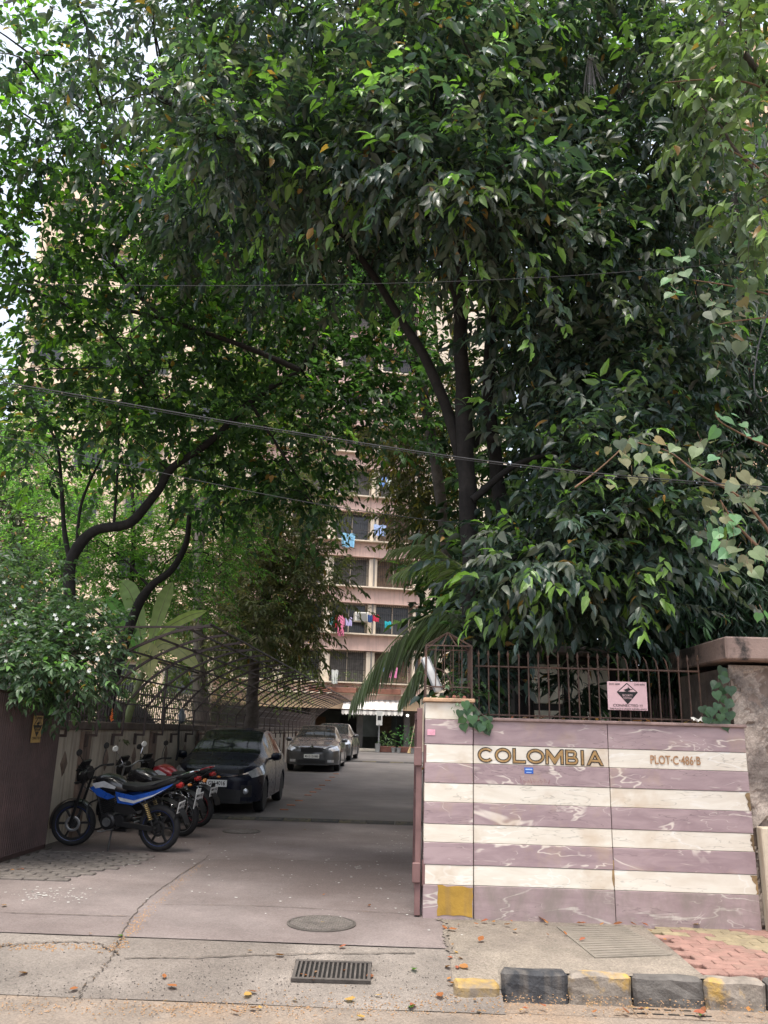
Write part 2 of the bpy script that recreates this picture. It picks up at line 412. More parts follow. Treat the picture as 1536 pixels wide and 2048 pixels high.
# interlocking pavers, red and yellow-grey, each one a piece of the pavement
M_pred = pm('red_paver', (.25, .145, .12), .9, 0, .25, 8, .6, 90, col2=(.2, .13, .105), thr=(.5, .75))
M_pyel = pm('yellow_paver', (.26, .215, .135), .9, 0, .25, 8, .6, 90, col2=(.19, .155, .11), thr=(.5, .75))
def paver_mesh(m):
    b = MB(); W, D = .2, .115; poly = []
    for i in range(9):
        x = -W / 2 + W * i / 8; poly.append((x, -D / 2 + .012 * math.sin(i * math.pi / 2)))
    for i in range(9):
        x = W / 2 - W * i / 8; poly.append((x, D / 2 + .012 * math.sin((8 - i) * math.pi / 2)))
    n = len(poly)
    b.add([(x, y, -.03) for x, y in poly] + [(x, y, .006) for x, y in poly] + [(x * .955, y * .93, .012) for x, y in poly],
          [(i, (i + 1) % n, (i + 1) % n + n, i + n) for i in range(n)] + [(i + n, (i + 1) % n + n, (i + 1) % n + 2 * n, i + 2 * n) for i in range(n)] + [tuple(range(2 * n, 3 * n))])
    return b.mesh('paver', m)
PM = [paver_mesh(M_pred), paver_mesh(M_pyel)]
random.seed(3)
for j in range(12):
    y = 6.20 + j * .117
    for i in range(9):
        x = 2.12 + i * .205 + (.1 if j % 2 else 0)
        if x > 3.9: continue
        yel = abs((x - 2.95) * 1.0 + (y - 6.75) * .55 + .12 * mnoise.noise((x * 3, y * 3, 1))) < .22 or (x < 2.3 and y > 7.25)
        inst('paver', PM[1 if yel else 0], bed, (x, y, .158 + random.uniform(-.004, .004)), (random.uniform(-.02, .02), random.uniform(-.02, .02), random.uniform(-.02, .02)))
# cover slab in the sidewalk
b = MB()
q = [on(u, v, .186) for u, v in ((1113, 1852), (1248, 1850), (1345, 1908), (1190, 1914))]
b.add([(p.x, p.y, .15) for p in q] + [(p.x, p.y, .184) for p in q], [(4, 5, 6, 7), (0, 1, 5, 4), (1, 2, 6, 5), (2, 3, 7, 6), (3, 0, 4, 7)])
M_slab = pm('cover_slab_concrete', (.17, .15, .125), .9, 0, .2, 5, .8, 50)
cs = thing('cover_slab', 'flat ribbed rectangular concrete cover let into the sidewalk before the striped wall', 'cover slab', (0, 0, 0))
cs.location = ((q[0] + q[2]) / 2)[:2] + (.15,)
o = b.build('slab', M_slab, None); o.parent = cs; o.location = -cs.location
b = MB()
for k in range(14):
    t = (k + .5) / 14; p0 = q[0].lerp(q[3], t); p1 = q[1].lerp(q[2], t)
    a = p0.lerp(p1, .04); c = p0.lerp(p1, .96); b.tube([(a.x, a.y, .185), (c.x, c.y, .185)], .0035, 4)
o = b.build('ribs', M_slab, cs); o.location = -cs.location
# cracks and joints: thin dark filled grooves
M_crack = pm('crack_dirt', (.05, .04, .032), .95, 0, .4, 20, .3, 80, col2=(.2, .12, .06), thr=(.55, .7))
def crack(pts, wd, jit, z=None, m=None, name='crack', parent=None):
    b = MB(); P = catmull([Vector((p.x, p.y, 0)) for p in pts], 14); rows = []
    random.seed(len(P))
    for i, p in enumerate(P):
        t = (P[min(i + 1, len(P) - 1)] - P[max(0, i - 1)]).normalized(); s = Vector((-t.y, t.x, 0))
        p = p + s * random.uniform(-jit, jit); w_ = wd * random.uniform(.35, 1.2)
        zz = ground_z(p.y) + (.0135 if z is None else z)
        rows.append([(p + s * w_)[:2] + (zz,), (p - s * w_)[:2] + (zz,)])
    b.grid(rows); o = b.build(name, m or M_crack); 
    o['kind'] = 'structure'; return o
crack([on(u, v) for u, v in ((420, 1712), (350, 1760), (300, 1798), (262, 1840), (240, 1880))], .0045, .012)
crack([on(240, 1880), on(215, 1905), on(190, 1940, .1), on(150, 1985, .05)], .005, .02)
crack([on(0, 1884, .16), on(90, 1882, .16), on(190, 1885, .16), on(240, 1898, .16)], .007, .014)
crack([on(0, 1828), on(120, 1832), on(260, 1836)], .006, .006)
crack([on(250, 1900, .165), on(400, 1902, .165), on(620, 1902, .165), on(830, 1905, .165)], .006, .008)
crack([on(400, 1722), on(600, 1724), on(826, 1728)], .005, .004)
crack([Vector((.34, 6.42, 0)), Vector((.33, 6.8, 0)), Vector((.35, 7.2, 0)), Vector((.3, 7.45, 0))], .022, .02, .0145, M_walk)
crack([on(290, 1812), on(520, 1815), on(840, 1832)], .004, .004)
M_sand = pm('orange_grit', (.28, .17, .09), .95, 0, .4, 20, .8, 90)
def scatter_grit(name, n, pts, spread, m, size=(.004, .014)):
    b = MB(); random.seed(n)
    for _ in range(n):
        k = random.random() * (len(pts) - 1); i = int(k); p = pts[i].lerp(pts[i + 1], k - i)
        x = p.x + random.gauss(0, spread[0]); y = p.y + random.gauss(0, spread[1]); r = random.uniform(*size)
        z = max(ground_z(y), 0) + .006
        a = random.random() * 6
        b.add([(x + r * math.cos(a), y + r * math.sin(a), z), (x + r * math.cos(a + 2.1), y + r * math.sin(a + 2.1), z), (x + r * math.cos(a + 4.2), y + r * math.sin(a + 4.2), z), (x, y, z + r * .7)],
              [(0, 1, 3), (1, 2, 3), (2, 0, 3)])
    o = stuff(b.build(name, m)); return o
o = scatter_grit('grit', 1700, [on(0, 2020, 0), on(500, 2020, 0), on(1000, 2015, 0), on(1536, 2030, 0)], (.5, .07), M_sand, (.003, .009))
o['label'] = 'orange grit and crumbs gathered along the road edge'; o['category'] = 'grit'
o = scatter_grit('crumbs', 700, [on(0, 1884, .16), on(240, 1890, .16), on(290, 1830), on(400, 1730)], (.03, .03), M_sand, (.004, .012))
o['label'] = 'rusty crumbs lying in the driveway cracks'; o['category'] = 'grit'
M_gravel = pm('dark_gravel', (.07, .06, .055), .9, 0, .5, 20, .3)
o = scatter_grit('gravel', 900, [on(0, 1950, .1), on(400, 1960, .08), on(900, 1960, .08)], (.6, .2), M_gravel, (.003, .008))
o['label'] = 'small dark stones showing in the apron concrete'; o['category'] = 'gravel'
# bird droppings / white splashes (flat marks)
M_splash = pm('lime_splash', (.5, .5, .48), .9, 0, .2, 9, 0)
b = MB(); random.seed(11)
def splash(x, y, r):
    n = 7; z = ground_z(y) + .0145; b.add([(x + r * random.uniform(.4, 1.3) * math.cos(k * 6.283 / n), y + r * random.uniform(.4, 1.2) * math.sin(k * 6.283 / n), z) for k in range(n)], [tuple(range(n))])
for (u, v, su, sv, n) in ((230, 1722, 28, 8, 90), (90, 1792, 45, 8, 110), (800, 1690, 25, 14, 60), (500, 1720, 230, 40, 130), (880, 1800, 60, 60, 60), (700, 1780, 120, 50, 60)):
    for _ in range(n):
        p = on(random.gauss(u, su), random.gauss(v, sv))
        if p.x < -4.3 or p.x > .55 or p.y < 6.6: continue
        if p.x > .1 and p.y > 7.3: continue
        splash(p.x, p.y, random.choice((.005, .007, .01, .016)))
o = stuff(b.build('splashes', M_splash)); o['label'] = 'white splashes spattered on the driveway'; o['category'] = 'splashes'
# brick grid under the motorcycles
M_brk = pm('dusty_paver', (.13, .115, .105), .9, 0, .3, 9, .5, 80)
b = MB(); b.cbox((0, 0, 0), (.215, .10, .03), .008); brk = b.mesh('paver', M_brk)
for j in range(15):
    for i in range(7):
        x = -4.36 + i * .232 + (.116 if j % 2 else 0); y = 8.55 + j * .125
        if x > -3.05 - .35 * max(0, (9.6 - y)): continue
        inst('paver', brk, bpy.data.objects['driveway'], (x, y, ground_z(y) + .012 + random.uniform(-.003, .003)), (random.uniform(-.02, .02), random.uniform(-.02, .02), random.uniform(-.05, .05)))

# kerb: painted blocks
M_kblk = pm('black_kerb_paint', (.035, .037, .042), .8, 0, .35, 9, .9, 30, col2=(.12, .11, .10), thr=(.47, .68), streak=(.13, .115, .10))
M_kgry = pm('grey_kerb_concrete', (.10, .092, .085), .9, 0, .3, 7, .8, 40, col2=(.06, .055, .052), thr=(.5, .7))
M_kyel = pm('worn_yellow_kerb_paint', (.19, .165, .14), .9, 0, .35, 9, .8, 35, col2=(.42, .26, .05), thr=(.5, .68))
kerb = thing('kerb', 'row of painted kerb blocks, black and worn yellow, edging the sidewalk', 'kerb', (2.3, 6.03, 0))
def rough_box(c, d, seed, n=6):
    b = MB(); b.cbox((0, 0, 0), d, .022); bm = bmesh.new(); me = b.mesh('t', None); bm.from_mesh(me)
    bmesh.ops.subdivide_edges(bm, edges=list(bm.edges), cuts=3, use_grid_fill=True)
    for v in bm.verts:
        v.co += Vector((mnoise.noise(v.co * 9 + Vector((seed, 0, 0))), mnoise.noise(v.co * 9 + Vector((0, seed, 4))), mnoise.noise(v.co * 9 + Vector((7, 0, seed))))) * .017
    me2 = bpy.data.meshes.new('kerb_block'); bm.to_mesh(me2); bm.free(); return me2
kx = [.655, 1.10, 1.515, 1.985, 2.395, 2.85, 3.3, 3.75, 4.2, 4.65]
for i in range(9):
    x0, x1 = kx[i], kx[i + 1]; m = M_kblk if i == 0 else (M_kyel if i % 2 else M_kgry)
    me = rough_box(None, (x1 - x0 - .008, .11, .25), i * 3.1); me.materials.append(m)
    o = inst('kerb_block', me, kerb, ((x0 + x1) / 2 - 2.3, -.03 + random.uniform(-.006, .006), .062), (0, 0, random.uniform(-.01, .01)))
    o['label'] = ['black painted kerb block at the corner', 'worn yellow and white kerb block', 'grey kerb block with flaked paint'][0 if i == 0 else (1 if i % 2 else 2)]
me = rough_box(None, (.3, .15, .14), 31.); M_kyel2 = pm('yellow_kerb_paint', (.30, .20, .06), .9, 0, .35, 9, .9, 30, col2=(.17, .14, .11), thr=(.42, .6)); me.materials.append(M_kyel2)
o = inst('kerb_block', me, kerb, (.485 - 2.3, -.075, .045), (0, 0, .02)); o['label'] = 'low broken yellow kerb stub'
# manholes and grates
M_iron = pm('cast_iron', (.085, .075, .068), .75, .3, .3, 12, .3, 60)
M_hole = pm('drain_void', (.008, .008, .008), 1., 0, .1, 5, 0)
def manhole(name, label, c, r, z, nx, m=M_iron):
    t = thing(name, label, 'manhole cover', (c.x, c.y, z))
    b = MB(); b.lathe([(r * 1.06, -.01), (r * 1.06, .004), (r * 1.0, .005), (r * .985, .001)], 40); b.build('rim', m, t, True)
    b = MB(); b.lathe([(r * .985, .0), (0.0005, .0)], 40); b.build('plate', pm('manhole_dirt', (.045, .04, .035), .9, 0, .3, 8, .3), t)
    b = MB(); s = 2 * r / nx
    for i in range(-nx, nx + 1):
        for j in range(-nx, nx + 1):
            x = i * s * .9 + (s * .45 if j % 2 else 0); y = j * s * .62
            if x * x + y * y < (r * .93) ** 2: b.box((x, y, .003), (s * .62, s * .36, .008))
    stuff(b.build('studs', pm('manhole_studs', (.15, .133, .12), .85, .1, .3, 12, .3), t)); return t
c = on(643, 1850); manhole('manhole_cover', 'round studded manhole cover flush in the driveway before the gate', c, .265, ground_z(c.y) + .012, 12)
c = on(483, 1664); manhole('manhole_cover', 'dark round manhole cover beside the parked motorcycles', c, .27, ground_z(c.y) + .012, 12)
c = on(665, 1931, .14)
t = thing('drain_grate', 'slotted iron drain grate in the apron with leaves caught in it', 'drain grate', (c.x, c.y, ground_z(c.y) + .012), .015)
P = [on(u, v, .13) - Vector((c.x, c.y, .13)) for u, v in ((590, 1912), (722, 1908), (746, 1944), (600, 1951))]
hx = (P[1].x - P[0].x) / 2 + .02; hy = .118; tilt = Matrix.Rotation(math.atan2(.17, .8), 3, 'X')
b = MB(); b.box((0, 0, -.0), (hx * 2, hy * 2, .002), tilt); b.build('void', M_hole, t)
b = MB()
for s_ in (-1, 1):
    b.box(tilt @ Vector((0, s_ * hy, .008)), (hx * 2 + .03, .022, .022), tilt); b.box(tilt @ Vector((s_ * (hx), 0, .006)), (.022, hy * 2, .022), tilt)
b.build('frame', M_iron, t)
n = 15
for k in range(n):
    b = MB(); b.box(tilt @ Vector((-hx + (k + 1) * 2 * hx / (n + 1), 0, .008)), (.013, hy * 2 - .02, .016), tilt); b.build('bar', M_iron, t)
P = [on(u, v, .0) for u, v in ((1285, 2018), (1405, 2018), (1405, 2040), (1285, 2040))]
t = thing('road_gully', 'slotted stone gully cover in the road below the kerb', 'gully cover', ((P[0].x + P[2].x) / 2, (P[0].y + P[2].y) / 2, .003))
b = MB(); b.cbox((0, 0, 0), (.48, .2, .012), .003); b.build('slab', M_road, t)
for k in range(10):
    b = MB(); b.box((-.2 + (k % 5) * .1, -.045 + .09 * (k // 5), .0075), (.07, .018, .003)); b.build('slot', M_hole, t)

# speed humps
M_hump = pm('hump_rubber', (.03, .029, .028), .8, 0, .3, 8, .4, 40, col2=(.07, .062, .058), thr=(.55, .75))
M_humpy = pm('hump_rubber_yellow', (.085, .072, .04), .8, 0, .4, 9, .4, 40, col2=(.05, .046, .042), thr=(.4, .6))
def hump(label, y, x0, x1, n, h=.032, pads=True):
    z = ground_z(y) + .012; t = thing('speed_hump', label, 'speed hump', ((x0 + x1) / 2, y, z), group=None)
    W = (x1 - x0) / n
    for i in range(n):
        cx = x0 + W * (i + .5) - (x0 + x1) / 2; b = MB()
        b.prism([(-.2, 0), (-.17, .015), (-.06, h), (.06, h), (.17, .015), (.2, 0)], W - .012, Matrix.Translation((cx - W / 2 + .006, 0, 0)) @ Matrix.Rotation(R(-90), 4, 'Z') @ Matrix.Scale(-1, 4, (1, 0, 0)))
        seg = b.build('segment', M_humpy if i % 2 else M_hump, t)
        if pads:
            for k in range(3):
                b = MB(); b.cbox((cx - W / 2 + W * (k + .5) / 3, -.115, h * .62), (.05, .05, .012), .004, Matrix.Rotation(R(16), 3, 'X')); b.build('grip_pad', M_hump if i % 2 else M_humpy, seg)
hump('rubber speed hump of black and yellow segments across the driveway beside the dark blue car', 14.6, -4.45, .3, 10)
hump('far low speed hump across the driveway before the building', 33.5, -2.3, 1.0, 6, .04, False)
# orange reflector studs marking the parking strip
M_stud = pm('orange_stud', (.36, .15, .08), .7, 0, .3, 9, .3)
b = MB(); b.cbox((0, 0, .008), (.17, .075, .022), .008); stm = b.mesh('lane_stud', M_stud)
for k, (u, v) in enumerate(((568, 1620), (582, 1611), (598, 1602), (616, 1591), (626, 1585), (636, 1579), (644, 1572), (656, 1563), (664, 1557), (672, 1551))):
    z0 = .17
    for _ in range(3): p = on(u, v, z0); z0 = ground_z(p.y) + .01
    o = inst('lane_stud', stm, None, (p.x, p.y, ground_z(p.y) + .01), (0, 0, random.uniform(-.2, .2)))
    tag(o, 'small orange stud in the line marking off the parking strip beside the cars', 'lane stud', 'orange studs along the parking strip')

# ================================================================== STRIPED MARBLE WALL
M_purp = marble('purple_marble', (.345, .262, .27), (.255, .187, .20), (.62, .56, .5), (.40, .30, .19))
M_purpd = marble('dirty_purple_marble', (.33, .255, .255), (.26, .195, .2), (.52, .48, .43), None, (.2, .17, .15))
M_cream = marble('cream_marble', (.66, .625, .55), (.58, .53, .45), (.68, .66, .61), (.44, .33, .22))
M_conc = pm('grey_concrete', (.17, .14, .125), .9, 0, .25, 5, .5, 50, streak=(.06, .05, .045))
wall = thing('striped_wall', 'low boundary wall clad in purple and cream marble stripes with gold lettering', 'wall', (1.6, 7.5, .1))
def wl(o): o.location = Vector(o.location) - wall.location; return o
rows = [1.60, 1.44, 1.27, 1.11, .93, .78, .60, .44]
b = MB(); b.box((.375, 7.72, .98), (.40, .40, 1.98)); b.box((1.795, 7.70, .94), (2.42, .30, 1.66)); wl(b.build('core', M_conc, wall))
edges = [1.815] + rows + [.12]
random.seed(5)
for ci, (x0, x1, yf) in enumerate(((.165, .592, 7.475), (.600, 1.797, 7.50), (1.803, 3.015, 7.502))):
    E_ = edges if ci else [1.965] + edges
    for r_ in range(len(E_) - 1):
        top, bot = E_[r_], E_[r_ + 1]
        purple = (r_ % 2 == 0) if ci else (r_ % 2 == 1)
        if ci == 0: bot += .0
        proud = .004 if purple else 0.
        b = MB(); b.cbox((0, 0, 0), (x1 - x0, .045, top - bot - .003), .003)
        o = b.build('marble_slab', (M_purpd if r_ == len(E_) - 2 else M_purp) if purple else M_cream, wall); o.location = ((x0 + x1) / 2, yf + .0225 - proud + random.uniform(-.001, .001), (top + bot) / 2); wl(o)
# pillar sides (the left flank facing the drive)
for r_ in range(10):
    E_ = [1.965] + edges; top, bot = E_[r_], E_[r_ + 1]
    b = MB(); b.cbox((0, 0, 0), (.02, .36, top - bot - .003), .003)
    o = b.build('marble_slab', M_purp if r_ % 2 else M_cream, wall); o.location = (.169, 7.705, (top + bot) / 2); wl(o)
M_cop = pm('wall_coping', (.24, .17, .155), .8, 0, .3, 9, .4, 50, col2=(.12, .09, .08), thr=(.5, .72))
b = MB(); b.cbox((1.81, 7.68, 1.828), (2.44, .42, .028), .006); wl(b.build('coping', M_cop, wall))
M_capm = pm('pillar_cap_stone', (.42, .27, .17), .8, 0, .3, 9, .4, 50, col2=(.25, .17, .13), thr=(.5, .72))
b = MB(); b.cbox((.378, 7.68, 1.985), (.47, .47, .036), .008); wl(b.build('pillar_cap', M_capm, wall))
# yellow paint patch, blue sticker, red scrawl, pink sticker
M_ypat = pm('yellow_ochre_paint', (.34, .205, .035), .85, 0, .2, 5, .3, 40, streak=(.2, .13, .07))
b = MB(); pts = []
for k in range(28):
    a = k / 28; s_ = a * 4; i = int(s_); f = s_ - i
    cs_ = [(.29, .2), (.588, .2), (.588, .43), (.29, .435)]; p0 = cs_[i]; p1 = cs_[(i + 1) % 4]
    pts.append((p0[0] + (p1[0] - p0[0]) * f + (random.uniform(-.006, .006)), p0[1] + (p1[1] - p0[1]) * f + random.uniform(-.008, .008)))
b.prism(pts, .003, Matrix.Translation((0, 7.4682, 0))); o = wl(b.build('paint_patch', M_ypat, wall)); o['label'] = 'yellow ochre paint patch on the foot of the pillar'
M_blue = pm('blue_sticker', (.02, .1, .42), .5, 0, .1, 9, 0)
b = MB(); b.box((1.09, 7.4945, 1.395), (.078, .002, .052)); o = wl(b.build('sticker', M_blue, wall)); o['label'] = 'small blue sticker below the lettering'
b = MB(); b.box((1.09, 7.4925, 1.405), (.06, .002, .012)); b.box((1.09, 7.4925, 1.38), (.045, .002, .006)); wl(b.build('sticker_print', pm('pale_blue_print', (.35, .5, .75), .5, 0, .1, 9, 0), wall))
M_pink = pm('pink_sticker', (.62, .3, .38), .5, 0, .2, 30, 0)
b = MB(); b.box((.22, 7.468, 1.70), (.07, .002, .05)); wl(b.build('sticker', M_pink, wall))
M_scr = pm('red_scrawl', (.27, .09, .1), .8, 0, .2, 9, 0)
b = MB(); random.seed(8)
for k in range(9):
    x = 1.02 + k * .03; z = 1.29; b.tube([(x, 7.495, z), (x + random.uniform(-.015, .015), 7.495, z + random.uniform(.01, .05)), (x + random.uniform(0, .03), 7.495, z + random.uniform(-.005, .02))], .0012, 4)
wl(b.build('scrawl', M_scr, wall))
# stained patches at the right ends and the joint
M_stain = pm('damp_stain', (.16, .11, .06), .9, 0, .4, 14, .2, 40, col2=(.3, .2, .1), thr=(.4, .6))
def stain(pts, y=7.4985, m=M_stain):
    b = MB(); b.prism(pts, .0015, Matrix.Translation((0, y, 0))); return wl(b.build('stain', m, wall))
random.seed(21)
for z0, z1 in ((1.11, 1.268), (.782, .925), (.443, .598)):
    pts = [(3.013, z0 + .004), (3.013, z1 - .004)]
    for k in range(9):
        f = k / 8; pts.append((3.013 - random.uniform(.015, .05) * (1.2 - f * .8), z1 - .004 - (z1 - z0 - .008) * f))
    stain(pts)
for z0, z1 in ((.46, .60), (.60, .68)):
    stain([(1.787, z1), (1.79 + .012, z1), (1.806, (z0 + z1) / 2), (1.798, z0), (1.79, z0 + .02), (1.782, (z0 + z1) / 2)], 7.4955 if z0 > .5 else 7.4975)
# lettering
M_gold = pm('gold_paint', (.33, .205, .085), .5, .2, .25, 30, .2, 80, col2=(.5, .4, .25), thr=(.55, .7))
M_letb = pm('black_letter_edge', (.02, .017, .014), .6, 0, .2, 20, .1)
def letter_mesh(ch, w_, h, t, g):
    """flat capital built from strokes: half stroke t, grown outwards by g; x 0..w_, z 0..h"""
    b = MB(); T = t + g
    def poly(p): b.prism(p, .003)
    def seg(p0, p1, e0=g, e1=g):
        p0, p1 = Vector(p0), Vector(p1); d = (p1 - p0).normalized(); n = Vector((-d.y, d.x)); p0 = p0 - d * e0; p1 = p1 + d * e1
        poly([tuple(q) for q in (p0 + n * T, p0 - n * T, p1 - n * T, p1 + n * T)])
    def arc(cx, cz, rx, rz, a0, a1, n=28):
        rows = []
        for i in range(n + 1):
            a = R(a0 + (a1 - a0) * i / n); c, s = math.cos(a), math.sin(a)
            rows.append([(cx + (rx - T) * c, 0, cz + (rz - T) * s), (cx + (rx + T) * c, 0, cz + (rz + T) * s), (cx + (rx + T) * c, .003, cz + (rz + T) * s), (cx + (rx - T) * c, .003, cz + (rz - T) * s)])
        b.grid(rows, True, True)
    rx, rz = w_ / 2 - t, h / 2 - t
    if ch == 'O': arc(w_ / 2, h / 2, rx, rz, 0, 360, 40)
    elif ch == 'C': arc(w_ / 2 + .004, h / 2, rx, rz, 42 - g * 300, 318 + g * 300, 36)
    elif ch == 'I': seg((w_ / 2, 0), (w_ / 2, h))
    elif ch == 'L': seg((t, 0), (t, h)); seg((2 * t + g + .0002, t), (w_, t), 0)
    elif ch == 'M':
        k = t * 1.15 + g; poly([(-g, -g), (-g, h + g), (t * 1.8 + g, h + g), (w_ / 2, h * .42 + g * 1.2), (w_ - t * 1.8 - g, h + g), (w_ + g, h + g), (w_ + g, -g), (w_ - 2 * t - g, -g), (w_ - 2 * t - g, h * .62 - g), (w_ / 2 + k * .45, -g), (w_ / 2 - k * .45, -g), (2 * t + g, h * .62 - g), (2 * t + g, -g)])
    elif ch == 'B':
        seg((t, 0), (t, h)); x0 = 2 * t + g + .0002
        for zc, r_, xx in ((h * .27, h * .27 - t, w_), (h * .75, h * .25 - t, w_ * .9)):
            rr = min(r_, xx - x0 - t); arc(xx - t - rr, zc, rr, r_, -90, 90, 18)
            for zz in (zc - r_, zc + r_):
                if zz > h * .45 and zz < h * .6 and zc > h * .5: continue
                poly([(x0, zz - T), (xx - t - rr - .0001, zz - T), (xx - t - rr - .0001, zz + T), (x0, zz + T)])
    elif ch == 'A':
        m = w_ / 2; k = 2.1 * t + g
        poly([(-g * 1.2, -g), (m - t * .9 - g, h + g), (m, h + g), (m, h - 3.6 * t - g * 2.), (k + .001, -g)])
        poly([(w_ + g * 1.2, -g), (m + t * .9 + g, h + g), (m + .0002, h + g), (m + .0002, h - 3.6 * t - g * 2.), (w_ - k - .001, -g)])
        zc = h * .30; f = lambda z: k + .001 + (m - k) * (z + g) / (h - 3.6 * t - g)
        poly([(f(zc - T) + .0005, zc - T), (w_ - f(zc - T) - .0005, zc - T), (w_ - f(zc + T) - .0005, zc + T), (f(zc + T) + .0005, zc + T)])
    return b
for ch, u0, u1 in zip('COLOMBIA', (954.8, 990, 1026, 1054, 1092, 1131.6, 1161, 1174), (985.7, 1021, 1050, 1087.7, 1126, 1155, 1168.5, 1205.5)):
    x0 = .64 + (u0 - 955) * .00442; w_ = (u1 - u0) * .00442
    o = letter_mesh(ch, w_, .118, .0085, 0).build('letter', M_gold, wall); o.location = (x0, 7.4925, 1.459); wl(o); o['label'] = 'gold capital letter ' + ch
    e = letter_mesh(ch, w_, .118, .0085, .0075).build('letter_edge', M_letb, o); e.location = (0, .003, 0)
o = text('plot_lettering', 'PLOT·C·486·B', .105, pm('ochre_letters', (.33, .19, .10), .7, 0, .25, 30, .1), wall, (2.385, 7.4965, 1.515), ext=.0015, off=.0015, sp=1.0); wl(o)
xs = [v.co.x for v in o.data.vertices]; o.scale = (.44 / (max(xs) - min(xs)), 1, 1); o['label'] = 'ochre letters reading PLOT C 486 B'

# fence on the wall
fence = thing('spiked_fence', 'rusty iron fence of thin spiked bars standing on the striped wall', 'fence', (1.7, 7.72, 1.842))
b = MB(); b.tube([(-1.06, 0, .475), (1.03, 0, .475)], .009, 6); b.build('rail', M_rust, fence)
b = MB(); b.tube([(-1.06, 0, .03), (1.03, 0, .03)], .008, 6); b.build('rail', M_rust, fence)
for k in range(23):
    x = -1.03 + k * .0935; b = MB(); rr = .0075; dx = random.uniform(-.006, .006)
    if k in (15, 16, 17, 18, 19):
        b.tube([(x, 0, -.01), (x, 0, .46), (x - .02, 0, .56), (x - .045, 0, .6)], [rr, rr, rr, .002], 6)
    else: b.tube([(x, 0, -.01), (x + dx * .5, 0, .5), (x + dx, 0, .56), (x + dx, 0, .585), (x + dx, 0, .63)], [rr, rr, rr, .014, .001], 6)
    b.build('bar', M_rust, fence)
# warning sign
M_spink = pm('pale_pink_board', (.66, .45, .47), .5, 0, .06, 6, .02)
def sign(name, label, loc, rz, wdt, hgt, m, full=True):
    t = thing(name, label, 'sign', loc, rz)
    b = MB(); b.cbox((0, 0, 0), (wdt, .006, hgt), .002); b.build('board', m, t)
    y = -.0045; s_ = hgt / .26
    def P(poly, mm, yy=y): b = MB(); b.prism([(x * s_, z * s_) for x, z in poly], .001, Matrix.Translation((0, yy, 0))); return b
    d = .098; cz = .022
    b = P([(0, cz - d), (d, cz + .012), (0, cz + d), (-d, cz + .012)], M_ink); b.build('diamond', M_ink, t)
    b = P([(-.082, cz + .016), (.082, cz + .016), (0, cz + d - .012)], m, y - .0012); b.build('diamond_field', m, t)
    cam_ = MB()
    for pl in ([(-.035, .055), (.02, .075), (.034, .055), (.0, .04), (-.02, .044)], [(-.03, .04), (.025, .042), (.02, .034), (-.02, .033)], [(.008, .085), (.014, .085), (.012, .07), (.006, .07)], [(.014, .06), (.05, .062), (.05, .056), (.016, .052)]):
        cam_.prism([(x * s_, z * s_) for x, z in pl], .001, Matrix.Translation((0, y - .0024, 0)))
    cam_.build('camera_mark', M_ink, t)
    T = lambda body, sz, z, mm, x=0, fx=None, yy=y - .0015: (lambda o: setattr(o, 'scale', (fx * s_ / max(1e-3, max(v.co.x for v in o.data.vertices) - min(v.co.x for v in o.data.vertices)), 1, 1)) if fx else None)(text('print', body, sz * s_, mm, t, (x * s_, yy, z * s_), ext=.0004))
    T('SECURITY', .026, cz - .018, m, 0, .095); T('CENTRAL', .026, cz - .043, m, 0, .085)
    T('CONNECTED !!!', .034, -.088, M_ink, 0, .27 if full else .2)
    if full:
        T('THIS PLACE IS UNDER SURVEILLANCE', .02, -.118, M_ink, 0, .34)
        T('2243 0000', .022, .105, M_ink, -.115, .1); T('2243 0000', .022, .105, M_ink, .115, .1)
    else:
        T('2243 0000', .03, .105, M_ink, 0, .16)
    return t
sign('warning_sign', 'pale pink surveillance notice fixed on the fence above the striped wall', (2.045, 7.695, 2.075), 0, .365, .26, M_spink)

# iron cage lantern on the pillar
cage = thing('cage_lantern', 'rusty iron cage with a pyramid top standing on the striped pillar', 'cage', (.375, 7.70, 2.003))
hw = .21
def bar(name, p0, p1, r=.008, par=cage, m=M_rust, n=4): b = MB(); b.tube([p0, p1], r, n); return b.build(name, m, par)
for sx in (-1, 1):
    for sy in (-1, 1): bar('post', (sx * hw, sy * hw, 0), (sx * hw, sy * hw, .475), .012); bar('roof_bar', (sx * hw, sy * hw, .475), (0, 0, .62), .009)
for z in (.1, .475):
    for sx in (-1, 1): bar('rail', (sx * hw, -hw, z), (sx * hw, hw, z)); bar('rail', (-hw, sx * hw, z), (hw, sx * hw, z))
for k in (-.12, -.04, .04, .12):
    for sy in (-1, 1): bar('bar', (k, sy * hw, .1), (k, sy * hw, .475), .005); bar('bar', (sy * hw, k, .1), (sy * hw, k, .475), .005)
for k in (-.06, .07): bar('roof_bar', (k, -hw, .475), (0, 0, .62), .007)
# fluorescent fitting hanging askew inside the cage
tl = thing('tube_lamp', 'old ribbed plastic tube lamp hanging askew inside the iron cage', 'lamp', (.29, 7.54, 2.06), 0)
tl.rotation_euler = (0, R(-24), 0)
b = MB(); b.loft([((0, 0, 0), .03, .03), ((.02, 0, 0), .045, .04), ((.3, 0, 0), .05, .04), ((.34, 0, 0), .03, .03)], 10, 3)
M_frost = pm('frosted_plastic', (.52, .53, .53), .3, 0, .12, 12, .1, 40)
o = b.build('diffuser', M_frost, tl, True, rot=(0, R(-90), 0))
for s_ in (-1, 1):
    b = MB(); b.box((.036 * s_, -.01, .17), (.012, .07, .32)); b.build('side_strip', pm('grey_lamp_strip', (.16, .17, .18), .4, 0, .2, 9, .1), tl)
b = MB(); b.tube(catmull([(.04, .0, .22), (.1, .02, .17), (.135, .02, .10), (.12, .02, -.02), (.11, .02, -.05)], 4), .008, 5); b.build('bracket', M_rust, tl)
